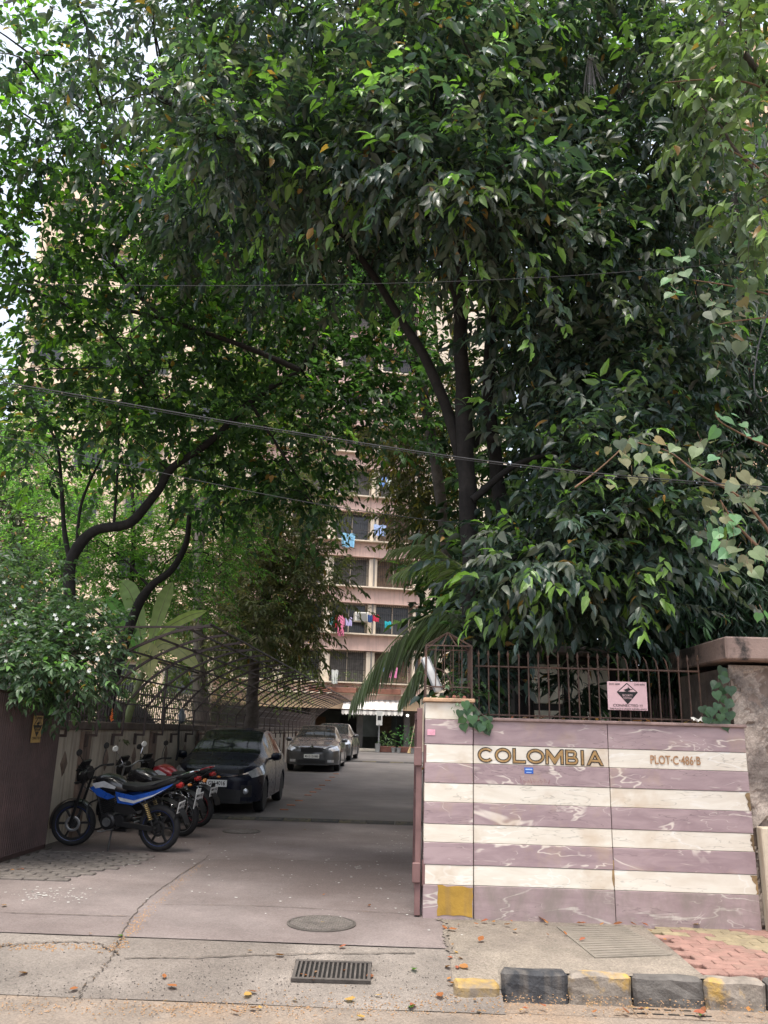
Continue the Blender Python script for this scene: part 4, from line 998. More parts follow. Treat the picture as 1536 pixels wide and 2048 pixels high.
# ================================================================== CARS
def build_car(name, label, loc, rz, sp):
    t = thing(name, label, 'car', loc, rz, None)
    L, xF, xR = sp['L'], sp['L'] / 2, -sp['L'] / 2
    wr, wxf, wxr = sp['wr'], sp['wxf'], sp['wxr']; arch = wr + .045
    Wm = sp['W'] / 2
    # stations, dense
    xs = sorted(set([round(xR + L * i / 90, 4) for i in range(91)] + sp['cuts']))
    def sect(x):
        fr = max(0, (xF - x)); rr_ = max(0, (x - xR)); e = 1.0
        if fr < .42: e = min(e, max(0.0, fr / .42) ** .36)
        if rr_ < .3: e = min(e, max(.0, rr_ / .3) ** .28)
        e = .40 + .60 * e
        zt, zs = lerp_tab(sp['top'], x), lerp_tab(sp['sh'], x); w1 = Wm * e; w2 = lerp_tab(sp['w2'], x) * e; w3 = min(lerp_tab(sp['w3'], x) , w2 * .97)
        zb = sp['zb']
        for wx in (wxf, wxr):
            if abs(x - wx) < arch: zb = max(zb, wr + math.sqrt(max(0, arch ** 2 - (x - wx) ** 2)))
        zmid = max(.56, min(zs - .1, zb + .02)); zs = max(zs, zmid + .06); zt = max(zt, zs + .02)
        drop = .012 + .05 * min(1, (zt - zs) / .4)
        P = [(w1 * .90, zb), (w1 * .985, zb + .02), (w1 * 1.0, zmid * .6 + zb * .4), (w1, zmid), (w1 * .992, zmid + .45 * (zs - zmid)), (lerp(w1 * .985, w2, .6), zmid + .86 * (zs - zmid)), (w2, zs)]
        za = zt - drop
        for q in (.06, .35, .68, .94): P.append((lerp(w2, w3, q), lerp(zs, max(za, zs), q ** .93)))
        P += [(w3 * .97, max(za, zs) + drop * .45), (w3 * .84, zt - drop * .12), (w3 * .5, zt + .004), (0, zt + .012)]
        return P
    lerp = lambda a, c, f: a + (c - a) * f
    rows = [[(x, y, z) for y, z in sect(x)] for x in xs]; nj = len(rows[0])
    B_ = {}
    def put(key, quad):
        B_.setdefault(key, MB()).add(quad, [(0, 1, 2, 3)])
    for i in range(len(xs) - 1):
        xm = (xs[i] + xs[i + 1]) / 2
        for j in range(nj - 1):
            for s_ in (1, -1):
                q = [(rows[a][c][0], rows[a][c][1] * s_, rows[a][c][2]) for a, c in ((i, j), (i + 1, j), (i + 1, j + 1), (i, j + 1))]
                key = 'body'
                if 11 <= j and sp['ws'][0] < xm < sp['ws'][1]: key = 'windscreen'
                elif 11 <= j and sp['rs'][0] < xm < sp['rs'][1]: key = 'rear_window'
                elif 7 <= j <= 9:
                    for k, (a, c) in enumerate(sp['sw']):
                        if a < xm < c and (j < 9 or a + .25 < xm < c - .1): key = 'side_window%d%+d' % (k, s_)
                if key == 'body' and sp['hl'][0] < xm < sp['hl'][1] and 4 <= j <= 5 : key = 'headlight%+d' % s_
                if key == 'body' and xm < xR + .16 and 4 <= j <= 5: key = 'tail_light%+d' % s_
                put(key, q)
    def smoothed(mb, name, m, par):
        o = mb.build(name, m, par); bm = bmesh.new(); bm.from_mesh(o.data); bmesh.ops.remove_doubles(bm, verts=bm.verts, dist=.0004)
        bmesh.ops.recalc_face_normals(bm, faces=bm.faces); bm.to_mesh(o.data); bm.free()
        o.data.polygons.foreach_set('use_smooth', [True] * len(o.data.polygons)); o.data.set_sharp_from_angle(angle=R(35)); return o
    body = B_.pop('body')
    body.add([(xF, y, z) for y, z in sect(xF)] + [(xF, -y, z) for y, z in sect(xF)[-2::-1]], [tuple(range(2 * nj - 1))])
    body.add([(xR, y, z) for y, z in sect(xR)] + [(xR, -y, z) for y, z in sect(xR)[-2::-1]], [tuple(range(2 * nj - 1))])
    ob = smoothed(body, 'body', sp['paint'], t)
    M_hl = MATS.get('headlight') or pm('headlight', (.5, .52, .55), .12, .5, .3, 14, .15, 20, spec=.8)
    M_tl = MATS.get('tail_light') or pm('tail_light', (.3, .02, .02), .2, 0, .2, 9, 0)
    for k, mb in B_.items():
        nm = k.rstrip('+-01234'); m = M_hl if nm == 'headlight' else M_tl if nm == 'tail_light' else M_glass
        smoothed(mb, nm, m, t)
    # dark cabin floor and interior so the glass shows something inside
    b = MB(); b.box((.0, 0, .36), (L * .86, sp['W'] * .62, .25)); b.build('underbody', M_black, t)
    M_int = MATS.get('car_interior') or pm('car_interior', (.05, .048, .045), .8, 0, .3, 5, .1)
    for sy in (-.36, .36):
        b = MB(); b.cbox((sp['seat'], sy, .85), (.16, .46, .55), .05, Matrix.Rotation(R(-14), 3, 'Y')); b.cbox((sp['seat'] - .1, sy, 1.2), (.1, .26, .17), .04); b.build('seat', M_int, t)
    b = MB(); b.cbox((sp['seat'] + .78, 0, .84), (.35, sp['W'] * .8, .18), .05); b.build('dashboard', M_int, t)
    b = MB(); b.torus(.17, .015, 20, 6, Matrix.Translation((sp['seat'] + .52, -.36, .92)) @ Matrix.Rotation(R(65), 4, 'Y')); b.build('steering_wheel', M_black, t, True)
    # bumper / grille pieces follow the curved nose
    def nose(y, z):
        lo, hi = xF - .6, xF
        for _ in range(26):
            mid = (lo + hi) / 2; S_ = sect(mid); w_at = 0
            if z > S_[-1][1]: hi = mid; continue
            for (y0, z0), (y1, z1) in zip(S_, S_[1:]):
                if z0 <= z <= z1 or z1 <= z <= z0: w_at = max(w_at, y0 + (y1 - y0) * ((z - z0) / (z1 - z0 + 1e-9)))
            if w_at >= abs(y): lo = mid
            else: hi = mid
        return lo
    def strip(nm, y0, y1, z0f, z1f, m, off=.012, n=14, par=t):
        b = MB(); f, k = [], []
        for i in range(n + 1):
            y = y0 + (y1 - y0) * i / n; u_ = abs(i / n * 2 - 1); za, zb_ = z0f(u_), z1f(u_)
            zmid_ = (za + zb_) / 2; x = nose(y, zmid_)
            f.append([(x - .03, y, za), (x + off, y, za), (x + off, y, zb_), (x - .03, y, zb_)])
        b.grid(f, True, True); return b.build(nm, m, par)
    sp['face'](t, strip, nose)
    # mirrors, handles, door lines
    for s_ in (-1, 1):
        y = lerp_tab(sp['w2'], sp['mir']) * s_; zm = lerp_tab(sp['sh'], sp['mir']) + .06
        b = MB(); b.loft([((sp['mir'] - .07, y + s_ * .13, zm), .07, .05), ((sp['mir'] - .04, y + s_ * .13, zm), .105, .075), ((sp['mir'] + .05, y + s_ * .12, zm), .085, .06), ((sp['mir'] + .09, y + s_ * .1, zm), .03, .02)], 12, 2.6)
        b.tube([(sp['mir'], y - s_ * .02, zm - .05), (sp['mir'], y + s_ * .08, zm - .03)], .02, 6); mo = b.build('mirror', sp['paint'], t, True)
        for k, (a, c) in enumerate(sp['doors']):
            b = MB(); hx = a + .12; S_ = sect(hx); yh = S_[5][0] * s_; zh = S_[5][1]
            b.cbox((hx + .05, yh + s_ * .016, zh), (.18, .025, .03), .008); b.build('door_handle', sp['paint'], t)
            # door shut line: thin recessed-looking dark seam following the flank
            for xx in ((a, c) if k == 0 else (a,)):
                if min(abs(xx - wxf), abs(xx - wxr)) < arch: continue
                S_ = sect(xx); b = MB(); b.tube([(xx, (yy + .0005) * s_, zz) for yy, zz in S_[1:7]], .0045, 4); b.build('door_seam', M_black, t)
    # wheels
    for wx in (wxf, wxr):
        for s_ in (-1, 1):
            wt = thing_part('wheel', t, (wx, s_ * (Wm - .105), wr))
            mt = Matrix.Rotation(R(90), 4, 'X')
            b = MB(); w2_ = .092
            b.lathe([(wr * .66, -w2_), (wr * .93, -w2_), (wr, -w2_ * .7), (wr, w2_ * .7), (wr * .93, w2_), (wr * .66, w2_)], 30, mt); b.build('tyre', M_rubber, wt, True)
            b = MB(); b.lathe([(wr * .67, -w2_ * .9), (wr * .64, -w2_ * .4), (wr * .64, w2_ * .4), (wr * .67, w2_ * .9)], 30, mt)
            yo = s_ * w2_ * .62
            for k in range(sp['spokes']):
                a = 2 * math.pi * k / sp['spokes']; rot = Matrix.Rotation(a, 3, 'Y')
                b.box(rot @ Vector((wr * .37, 0, 0)) + Vector((0, yo, 0)), (wr * .56, .03, wr * .16), rot)
            b.lathe([(.06, -.03), (.065, .03)], 14, Matrix.Translation((0, yo, 0)) @ mt); b.build('rim', M_alu, wt)
            b = MB(); b.lathe([(wr * .6, -.01), (.02, -.01)], 20, Matrix.Translation((0, yo * .2, 0)) @ mt); b.build('brake_disc', M_black, wt)
    return t
def thing_part(name, parent, loc):
    o = bpy.data.objects.new(name, None); link(o, parent); o.location = loc; o.empty_display_size = .1; return o
M_navy = pm('dark_blue_car_paint', (.008, .010, .020), .3, .0, .15, 5, 0, spec=.15, coat=.12)
M_grey = pm('grey_car_paint', (.07, .073, .078), .22, .2, .12, 5, 0, spec=.5, coat=.8)
M_silv = pm('dark_silver_car_paint', (.04, .042, .046), .22, .2, .12, 5, 0, spec=.5, coat=.8)
def plate(par, txt, x, y, z, w_=.5, h_=.12, rot=None):
    b = MB(); b.cbox((x, y, z), (.012, w_, h_), .004); p = b.build('number_plate', M_white, par)
    o = text('plate_text', txt, h_ * .85, M_ink, p, (x + .0075, y, z), (R(90), 0, R(90)), .0005, off=.0012)
    xs = [v.co.x for v in o.data.vertices]; o.scale = (w_ * .86 / (max(xs) - min(xs)), 1, 1); return p
def face_hatch(t, strip, nose):
    strip('grille', -.52, .52, lambda u: .66 + .03 * u, lambda u: .755 + .02 * u, M_black)
    strip('grille_bar', -.60, .60, lambda u: .625 + .075 * u * u, lambda u: .65 + .075 * u * u, M_chrome, .022)
    strip('lower_grille', -.50, .50, lambda u: .24, lambda u: .47 - .06 * u, M_black)
    strip('bumper_lip', -.70, .70, lambda u: .19, lambda u: .235, M_black, .02)
    for s_ in (-1, 1):
        x = nose(.58, .40); strip('lamp_recess', s_ * .50, s_ * .68, lambda u: .30, lambda u: .50, M_black, .010, 5)
        b = MB(); b.lathe([(.001, .012), (.04, .008), (.05, 0), (.055, -.03)], 14, Matrix.Translation((x + .02, s_ * .58, .40)) @ Matrix.Rotation(R(90), 4, 'Y')); b.build('fog_lamp', MATS['headlight'], t, True)
    x = nose(0, .69) + .014; e = thing_part('emblem', t, (x, 0, .70))
    b = MB()
    for y0, y1 in ((-.038, -.03), (.038, .03)): b.tube([(.006, y0, -.045), (.006, y1 * .9, .045)], .008, 4)
    b.box((.006, 0, 0), (.012, .05, .016)); b.build('letter_bars', M_chrome, e)
    b = MB(); b.tube([(.004, -.062, .055), (.004, .062, .055), (.004, .045, -.058), (.004, -.045, -.058), (.004, -.062, .055)], .006, 4); b.build('emblem_ring', M_chrome, e)
    plate(t, '-14 GN 4016', nose(0, .52) + .03, -.0, .53)
    # sun strip sticker on the glass
hat = dict(L=3.95, W=1.70, wr=.30, wxf=1.20, wxr=-1.30, zb=.20, paint=M_navy, cuts=[-.92, .0, .98, 1.05],
    top=[(-1.975, .86), (-1.93, .98), (-1.80, 1.16), (-1.5, 1.40), (-1.1, 1.465), (-.4, 1.50), (.1, 1.46), (.45, 1.32), (1.0, 1.04), (1.12, 1.0), (1.5, .92), (1.75, .84), (1.90, .76), (1.975, .68)],
    sh=[(-1.975, .80), (-1.8, .98), (-1.2, 1.0), (-.3, .955), (.6, .92), (1.2, .88), (1.6, .81), (1.85, .72), (1.975, .64)],
    w2=[(-1.975, .70), (-1.6, .78), (-.8, .81), (.6, .81), (1.3, .79), (1.7, .74), (1.975, .66)],
    w3=[(-1.975, .60), (-1.7, .56), (-1.2, .575), (0, .60), (.4, .62), (.95, .68), (1.3, .66), (1.7, .60), (1.975, .5)],
    ws=(.12, 1.0), rs=(-1.82, -1.5), sw=[(-.08, .66), (-.95, -.16), (-1.45, -1.03)], hl=(1.42, 1.86), seat=-.05, mir=.68, doors=[(-.12, .92), (-1.05, -.12)], spokes=10, face=face_hatch)
build_car('parked_car', 'dark blue hatchback parked nose forward behind the motorcycles', (-3.53, 17.13, .178), R(-90) + R(1.5), hat)
b = MB(); b.box((0, 0, 0), (.004, .32, .05))
def face_sedan(t, strip, nose):
    strip('grille', -.36, .36, lambda u: .58 + .03 * u, lambda u: .74 - .02 * u, M_black)
    strip('grille_frame', -.40, .40, lambda u: .735 - .02 * u, lambda u: .76 - .02 * u, M_chrome, .02)
    strip('lower_grille', -.46, .46, lambda u: .25, lambda u: .36, M_black)
    for s_ in (-1, 1): strip('fog_lamp', s_ * .52, s_ * .72, lambda u: .29, lambda u: .37, MATS['headlight'], .012, 5)
    x = nose(0, .74) + .02; b = MB(); b.lathe([(.05, 0), (.05, .015), (.001, .02)], 16, Matrix.Translation((x - .01, 0, .765)) @ Matrix.Rotation(R(75), 4, 'Y')); b.build('emblem', M_chrome, t, True)
    plate(t, 'MH 02 CB 9885', nose(0, .48) + .02, 0, .47)
sed = dict(L=4.55, W=1.77, wr=.315, wxf=1.36, wxr=-1.24, zb=.20, paint=M_grey, cuts=[.0, .98, 1.05],
    top=[(-2.275, .82), (-2.2, .95), (-1.75, 1.05), (-1.5, 1.1), (-.9, 1.38), (-.3, 1.455), (.1, 1.45), (.45, 1.33), (1.05, 1.04), (1.2, 1.0), (1.6, .94), (1.95, .86), (2.15, .79), (2.275, .70)],
    sh=[(-2.275, .78), (-2.0, .95), (-1.2, .97), (-.3, .95), (.6, .92), (1.3, .89), (1.8, .82), (2.1, .75), (2.275, .66)],
    w2=[(-2.275, .72), (-1.8, .80), (-.8, .84), (.6, .84), (1.4, .81), (1.9, .77), (2.275, .68)],
    w3=[(-2.275, .62), (-1.8, .62), (-1.2, .58), (0, .60), (.4, .62), (1.0, .70), (1.4, .68), (1.9, .62), (2.275, .52)],
    ws=(.15, 1.05), rs=(-1.5, -.95), sw=[(-.1, .7), (-.95, -.2)], hl=(1.72, 2.16), seat=-.05, mir=.72, doors=[(-.12, .98), (-1.0, -.12)], spokes=5, face=face_sedan)
build_car('parked_car', 'grey sedan parked behind the dark blue hatchback', (-3.12, 29.4, .37), R(-90) + R(1.0), sed)
sed2 = dict(sed); sed2['paint'] = M_silv
build_car('parked_car', 'dark silver car parked farthest back, mostly hidden by the grey sedan', (-3.05, 35.2, .5), R(-90) - R(2), sed2)
# ================================================================== MOTORCYCLES
def build_bike(name, label, loc, rz, lean, c):
    t = thing(name, label, 'motorcycle', loc, rz)
    t.rotation_euler = Euler((lean, 0, rz), 'XYZ'); t.scale = (.93,) * 3
    wr = .30; fx, rx_ = .64, -.64; steer = c.get('steer', 0)
    def tube(nm, pts, r, m, n=7, par=t, smooth=True): b = MB(); b.tube(pts, r, n); return b.build(nm, m, par, smooth)
    # wheels
    for nm, x, ang in (('wheel', fx, steer), ('wheel', rx_, 0)):
        wt = thing_part(nm, t, (x, 0, wr)); wt.rotation_euler = (0, 0, ang); rt = Matrix.Rotation(R(90), 4, 'X')
        b = MB(); b.torus(wr - .048, .048, 32, 10, rt, 1.05); b.build('tyre', M_rubber, wt, True)
        b = MB(); b.torus(wr - .09, .016, 28, 6, rt, 1.6)
        for k in range(6):
            a = 2 * math.pi * k / 6; rot = Matrix.Rotation(a, 3, 'Y'); b.box(rot @ Vector((.105, 0, 0)), (.2, .03, .026), rot)
        b.lathe([(.05, -.06), (.055, -.03), (.055, .03), (.05, .06)], 14, rt); b.build('rim', M_black, wt)
        b = MB(); b.torus(wr - .072, .004, 28, 5, Matrix.Translation((0, -.04, 0)) @ rt); b.torus(wr - .072, .004, 28, 5, Matrix.Translation((0, .04, 0)) @ rt); b.build('rim_stripe', c['stripe'], wt)
        b = MB(); b.torus(.085, .018, 20, 6, Matrix.Translation((0, .055, 0)) @ rt, .15); b.build('brake_disc', M_alu if x > 0 else M_black, wt, True)
    # fork, fender, head
    for s_ in (-1, 1): tube('fork_leg', [(fx + .0, s_ * .085, wr), (fx - .09, s_ * .085, .60), (fx - .22, s_ * .085, 1.0)], [.024, .020, .017], M_alu if c.get('chrome') else M_black)
    b = MB(); rows = []
    for k in range(13):
        a = R(-15) + R(150) * k / 12; rr = wr + .03
        rows.append([(fx + rr * math.cos(a) * 1.0, y, wr + (rr - abs(y) ** 2 * 3) * math.sin(a) - .0) for y in (-.065, -.035, 0, .035, .065)])
    b.grid(rows); b.build('front_mudguard', c['fender'], t, True)
    b = MB(); b.loft([((.60, 0, .93), .05, .06), ((.575, 0, .93), .095, .105), ((.50, 0, .95), .11, .12), ((.42, 0, .98), .07, .08)], 14, 2.8); b.build('headlamp_cowl', M_black, t, True)
    b = MB(); b.lathe([(.001, .02), (.05, .015), (.075, 0)], 16, Matrix.Translation((.595, 0, .92)) @ Matrix.Rotation(R(90), 4, 'Y')); b.build('headlamp', MATS['headlight'], t, True)
    b = MB(); b.prism([(.60, 1.0), (.50, 1.14), (.46, 1.13), (.54, .99)], .18, Matrix.Translation((0, -.09, 0))); b.build('visor', M_black, t)
    tube('handlebar', catmull([(.30, .37, 1.03), (.38, .2, 1.04), (.42, .08, .99), (.42, -.08, .99), (.38, -.2, 1.04), (.30, -.37, 1.03)], 4), .012, M_alu if c.get('chrome') else M_black)
    for s_ in (-1, 1):
        tube('grip', [(.335, s_ * .27, 1.035), (.30, s_ * .38, 1.03)], .018, M_black)
        tube('lever', [(.37, s_ * .25, 1.03), (.39, s_ * .30, 1.03), (.34, s_ * .4, 1.02)], .006, M_alu, 5)
        mx, my, mz = .40, s_ * .34, 1.27
        tube('mirror_stalk', catmull([(.36, s_ * .2, 1.05), (.38, s_ * .24, 1.14), (mx, my, mz)], 3), .006, M_chrome if c.get('chrome') else M_black, 5)
        b = MB(); b.loft([((mx - .012, my, mz + .02), .055, .038), ((mx + .0, my, mz + .02), .066, .046), ((mx + .022, my, mz + .02), .04, .028)], 12, 2.2); b.build('mirror', c.get('mirror', M_black), t, True)
        tube('indicator_stem', [(.50, s_ * .09, .88), (.50, s_ * .17, .87)], .008, M_black, 5)
        b = MB(); b.loft([((.47, s_ * .2, .87), .03, .015), ((.50, s_ * .2, .87), .04, .022), ((.53, s_ * .2, .87), .02, .012)], 8, 2); b.build('indicator', c.get('ind', M_black), t, True)
    for s_, q in ((1, .05), (-1, -.03), (1, .09)): tube('control_cable', catmull([(.38, s_ * .24, 1.03), (.52, s_ * .16, 1.0 + q), (.50, s_ * .06, .82), (.34, s_ * .03, .72)], 5), .0045, M_black, 5)
    # tank (painted), shroud, seat, tail
    tk = MB(); tk.loft([((.32, 0, .84), .06, .06), ((.28, 0, .845), .12, .10), ((.16, 0, .85), .155, .128), ((.02, 0, .835), .15, .12), ((-.10, 0, .80), .115, .09), ((-.17, 0, .78), .07, .05)], 16, 2.6)
    tank = tk.build('fuel_tank', c['tank'], t, True)
    for s_ in (-1, 1):
        b = MB(); b.prism([(.30, .86), (.12, .90), (-.06, .83), (-.04, .80), (.14, .82), (.24, .80)], .004, Matrix.Translation((0, s_ * .157 - .002, 0))); b.build('tank_stripe', c['accent2'], tank)
        b = MB(); b.prism([(.33, .80), (.26, .84), (.10, .76), (-.06, .70), (.06, .66), (.20, .70)], .012, Matrix.Translation((0, s_ * .15 - .006, 0))); b.build('tank_shroud', c['accent'], t)
        b = MB(); b.prism([(-.04, .76), (-.30, .72), (-.62, .80), (-.88, .90), (-.84, .86), (-.55, .70), (-.30, .60), (-.08, .62)], .02, Matrix.Translation((0, s_ * .125 - .01, 0))); sp_ = b.build('side_panel', c['accent'], t)
        b = MB(); b.prism([(-.08, .70), (-.32, .66), (-.60, .745), (-.80, .84), (-.58, .72), (-.32, .625), (-.12, .65)], .003, Matrix.Translation((0, s_ * .1375 - .0015, 0))); b.build('panel_stripe', c['accent2'], sp_)
        b = MB(); b.prism([(-.06, .64), (-.28, .58), (-.36, .50), (-.2, .46), (-.02, .52)], .02, Matrix.Translation((0, s_ * .12 - .01, 0))); b.build('battery_cover', M_black, t)
    b = MB(); b.loft([((-.08, 0, .83), .07, .03), ((-.14, 0, .825), .115, .045), ((-.35, 0, .81), .135, .05), ((-.55, 0, .845), .125, .05), ((-.78, 0, .90), .095, .045), ((-.86, 0, .92), .04, .02)], 14, 3); b.build('seat', pm('black_seat_vinyl', (.014, .014, .014), .6, 0, .2, 20, .6, 30), t, True)
    b = MB(); b.loft([((-.5, 0, .77), .08, .035), ((-.8, 0, .85), .075, .04), ((-.92, 0, .90), .05, .03)], 10, 3); b.build('tail_cowl', M_black, t, True)
    for s_ in (-1, 1): tube('grab_rail', catmull([(-.55, s_ * .12, .86), (-.72, s_ * .13, .92), (-.87, s_ * .09, .97), (-.92, s_ * .0, .975)], 4), .011, c.get('rail', M_black))
    b = MB(); b.loft([((-.88, 0, .86), .06, .035), ((-.93, 0, .86), .065, .04), ((-.955, 0, .86), .04, .025)], 10, 2.6); b.build('tail_lamp', MATS['tail_light'], t, True)
    # rear mudguard and plate
    b = MB(); rows = []
    for k in range(12):
        a = R(60) + R(110) * k / 11; rr = wr + .07 + .03 * k / 11; rows.append([(rx_ + rr * math.cos(a), y, wr + rr * math.sin(a)) for y in (-.07, -.03, 0, .03, .07)])
    b.grid(rows); b.build('rear_mudguard', c.get('rear', M_black), t, True)
    pp = thing_part('plate_holder', t, (-.94, 0, .58)); pp.rotation_euler = (0, R(-12), 0)
    b = MB(); b.cbox((0, 0, 0), (.008, .19, .15), .003); b.build('number_plate', M_white, pp)
    for z, tx in ((.032, 'MH 02'), (-.032, c.get('no', 'CX 2241'))):
        o = text('plate_text', tx, .062, M_ink, pp, (-.0055, 0, z), (R(90), 0, R(-90)), .0004, off=.001); xs = [v.co.x for v in o.data.vertices]; o.scale = (.15 / (max(xs) - min(xs)), 1, 1)
    b = MB(); b.box((.03, 0, -.02), (.012, .10, .3)); b.build('plate_bracket', c.get('rear2', M_black), pp)
    for s_ in (-1, 1):
        tube('indicator_stem', [(-.9, s_ * .05, .80), (-.9, s_ * .15, .79)], .008, M_black, 5)
        b = MB(); b.loft([((-.87, s_ * .18, .79), .03, .015), ((-.9, s_ * .18, .79), .04, .022), ((-.93, s_ * .18, .79), .02, .012)], 8, 2); b.build('indicator', c.get('ind', M_black), t, True)
    # engine
    b = MB(); b.lathe([(.085, -.15), (.11, -.13), (.115, .13), (.085, .16)], 18, Matrix.Translation((.06, 0, .37)) @ YROT); b.lathe([(.07, -.13), (.085, -.1), (.085, .1), (.07, .13)], 16, Matrix.Translation((-.10, 0, .39)) @ YROT); b.cbox((-.02, 0, .37), (.26, .2, .16), .03)
    eng = b.build('engine', M_black, t, True)
    for s_ in (-1, 1):
        b = MB(); b.lathe([(.03, 0), (.055, .004), (.06, -.01)], 16, Matrix.Translation((.06, s_ * .162, .37)) @ Matrix.Rotation(R(-90 * s_), 4, 'X')); b.build('engine_cap', M_alu, eng, True)
    rot = Matrix.Rotation(R(18), 3, 'Y'); b = MB()
    for k in range(8): b.box(Vector((.10, 0, .47)) + rot @ Vector((0, 0, .025 * k)), (.16, .17, .012), rot)
    b.box(Vector((.10, 0, .47)) + rot @ Vector((0, 0, .09)), (.12, .13, .2), rot); b.build('cylinder_fins', M_black, t)
    tube('exhaust', catmull([(.2, -.04, .52), (.30, -.08, .42), (.26, -.13, .27), (-.1, -.15, .24), (-.35, -.16, .28)], 4), .02, M_alu if c.get('chrome') else M_black)
    b = MB(); b.tube([(-.3, -.17, .27), (-.36, -.175, .29), (-.85, -.19, .42), (-.9, -.19, .43)], [.02, .045, .05, .03], 12); b.build('silencer', M_chrome if c.get('chrome') else M_black, t, True)
    # frame, swing arm, shocks, stand, pegs
    tube('frame_tube', [(.36, 0, .88), (.22, 0, .45), (.16, 0, .25), (-.15, 0, .24)], .02, M_black); tube('frame_tube', [(.36, 0, .92), (-.1, 0, .75), (-.85, 0, .82)], .02, M_black)
    for s_ in (-1, 1):
        tube('swing_arm', [(-.12, s_ * .09, .36), (rx_, s_ * .10, wr)], .022, M_black, 5)
        p0, p1 = Vector((-.60, s_ * .125, .34)), Vector((-.46, s_ * .125, .68)); tube('shock_absorber', [p0, p1], .014, M_black)
        h = [p0.lerp(p1, .25 + .6 * k / 72) + Vector((math.cos(k * .7854) * .024, math.sin(k * .7854) * .024, 0)) for k in range(73)]
        b = MB(); b.tube(h, .006, 4); b.build('shock_spring', c['spring'], t, True)
        tube('foot_peg', [(-.12, s_ * .12, .32), (-.12, s_ * .25, .32)], .014, M_black); tube('pillion_peg', [(-.40, s_ * .12, .40), (-.40, s_ * .24, .41)], .012, M_alu)
    b = MB(); b.cbox((-.34, .12, .33), (.52, .015, .07), .005, Matrix.Rotation(R(-5), 3, 'Y')); b.build('chain_cover', M_black, t)
    tube('side_stand', [(.0, .1, .26), (-.02, .22, .02), (-.05, .26, .0)], .012, M_black); 
    tube('gear_lever', [(-.1, .15, .3), (.12, .16, .25), (.16, .2, .26)], .008, M_alu, 5)
    if c.get('guard'):
        for k in range(5):
            z = .36 + k * .055; tube('guard_bar', catmull([(-.42, .16, z), (-.6, .2, z - .02), (-.82, .17, z + .02)], 3), .007, M_chrome, 5)
        tube('guard_bar', catmull([(-.42, .16, .34), (-.40, .17, .6), (-.62, .19, .66), (-.84, .16, .58), (-.82, .17, .34)], 4), .009, M_chrome, 5)
    if c.get('crash'):
        for s_ in (-1, 1): tube('crash_guard', catmull([(.30, 0, .62), (.30, s_ * .2, .60), (.28, s_ * .26, .45), (.22, s_ * .18, .28), (.18, 0, .27)], 4), .012, M_chrome if c.get('chrome') else M_black)
    return t
def paint(n, col, cz=.6): return pm(n, col, .3, 0, .22, 9, .04, 60, spec=.5, coat=cz)
P_blue, P_blk, P_red, P_wht = paint('blue_enamel', (.015, .075, .36)), paint('black_enamel', (.010, .010, .012)), paint('red_enamel', (.26, .012, .02)), paint('silver_white_enamel', (.52, .54, .56))
M_spr = pm('gold_spring', (.42, .30, .12), .4, .5, .1, 9, 0)
M_mirw = pm('white_mirror_shell', (.75, .74, .7), .3, 0, .08, 5, 0)
M_amb = pm('amber_lens', (.5, .16, .02), .2, 0, .1, 9, 0)
build_bike('motorcycle', 'black and blue motorcycle, nearest of three by the side wall', (-3.64, 10.72, .185), R(180) - R(10), R(-7), dict(tank=P_blk, accent=P_blue, accent2=P_wht, fender=P_blk, stripe=paint('dark_blue_rim', (.008, .03, .14)), spring=M_spr, crash=True, no='DU 9153', steer=R(18)))
build_bike('motorcycle', 'black motorcycle with white mirrors and chrome leg guard, middle of three', (-3.71, 12.25, .185), R(180) - R(21), R(-6), dict(tank=P_blk, accent=P_blk, accent2=P_blk, fender=P_blk, stripe=M_alu, spring=M_chrome, chrome=True, guard=True, rear2=M_white, mirror=M_mirw, rail=M_chrome, ind=M_amb, no='BT 4410', crash=True, steer=R(-20)))
build_bike('motorcycle', 'red tanked motorcycle, farthest of three by the side wall', (-3.76, 13.45, .185), R(180) - R(24), R(-5), dict(tank=P_red, accent=P_blk, accent2=P_wht, fender=P_blk, stripe=P_red, spring=M_chrome, rail=P_red, ind=M_amb, no='EK 7702', steer=R(-10)))
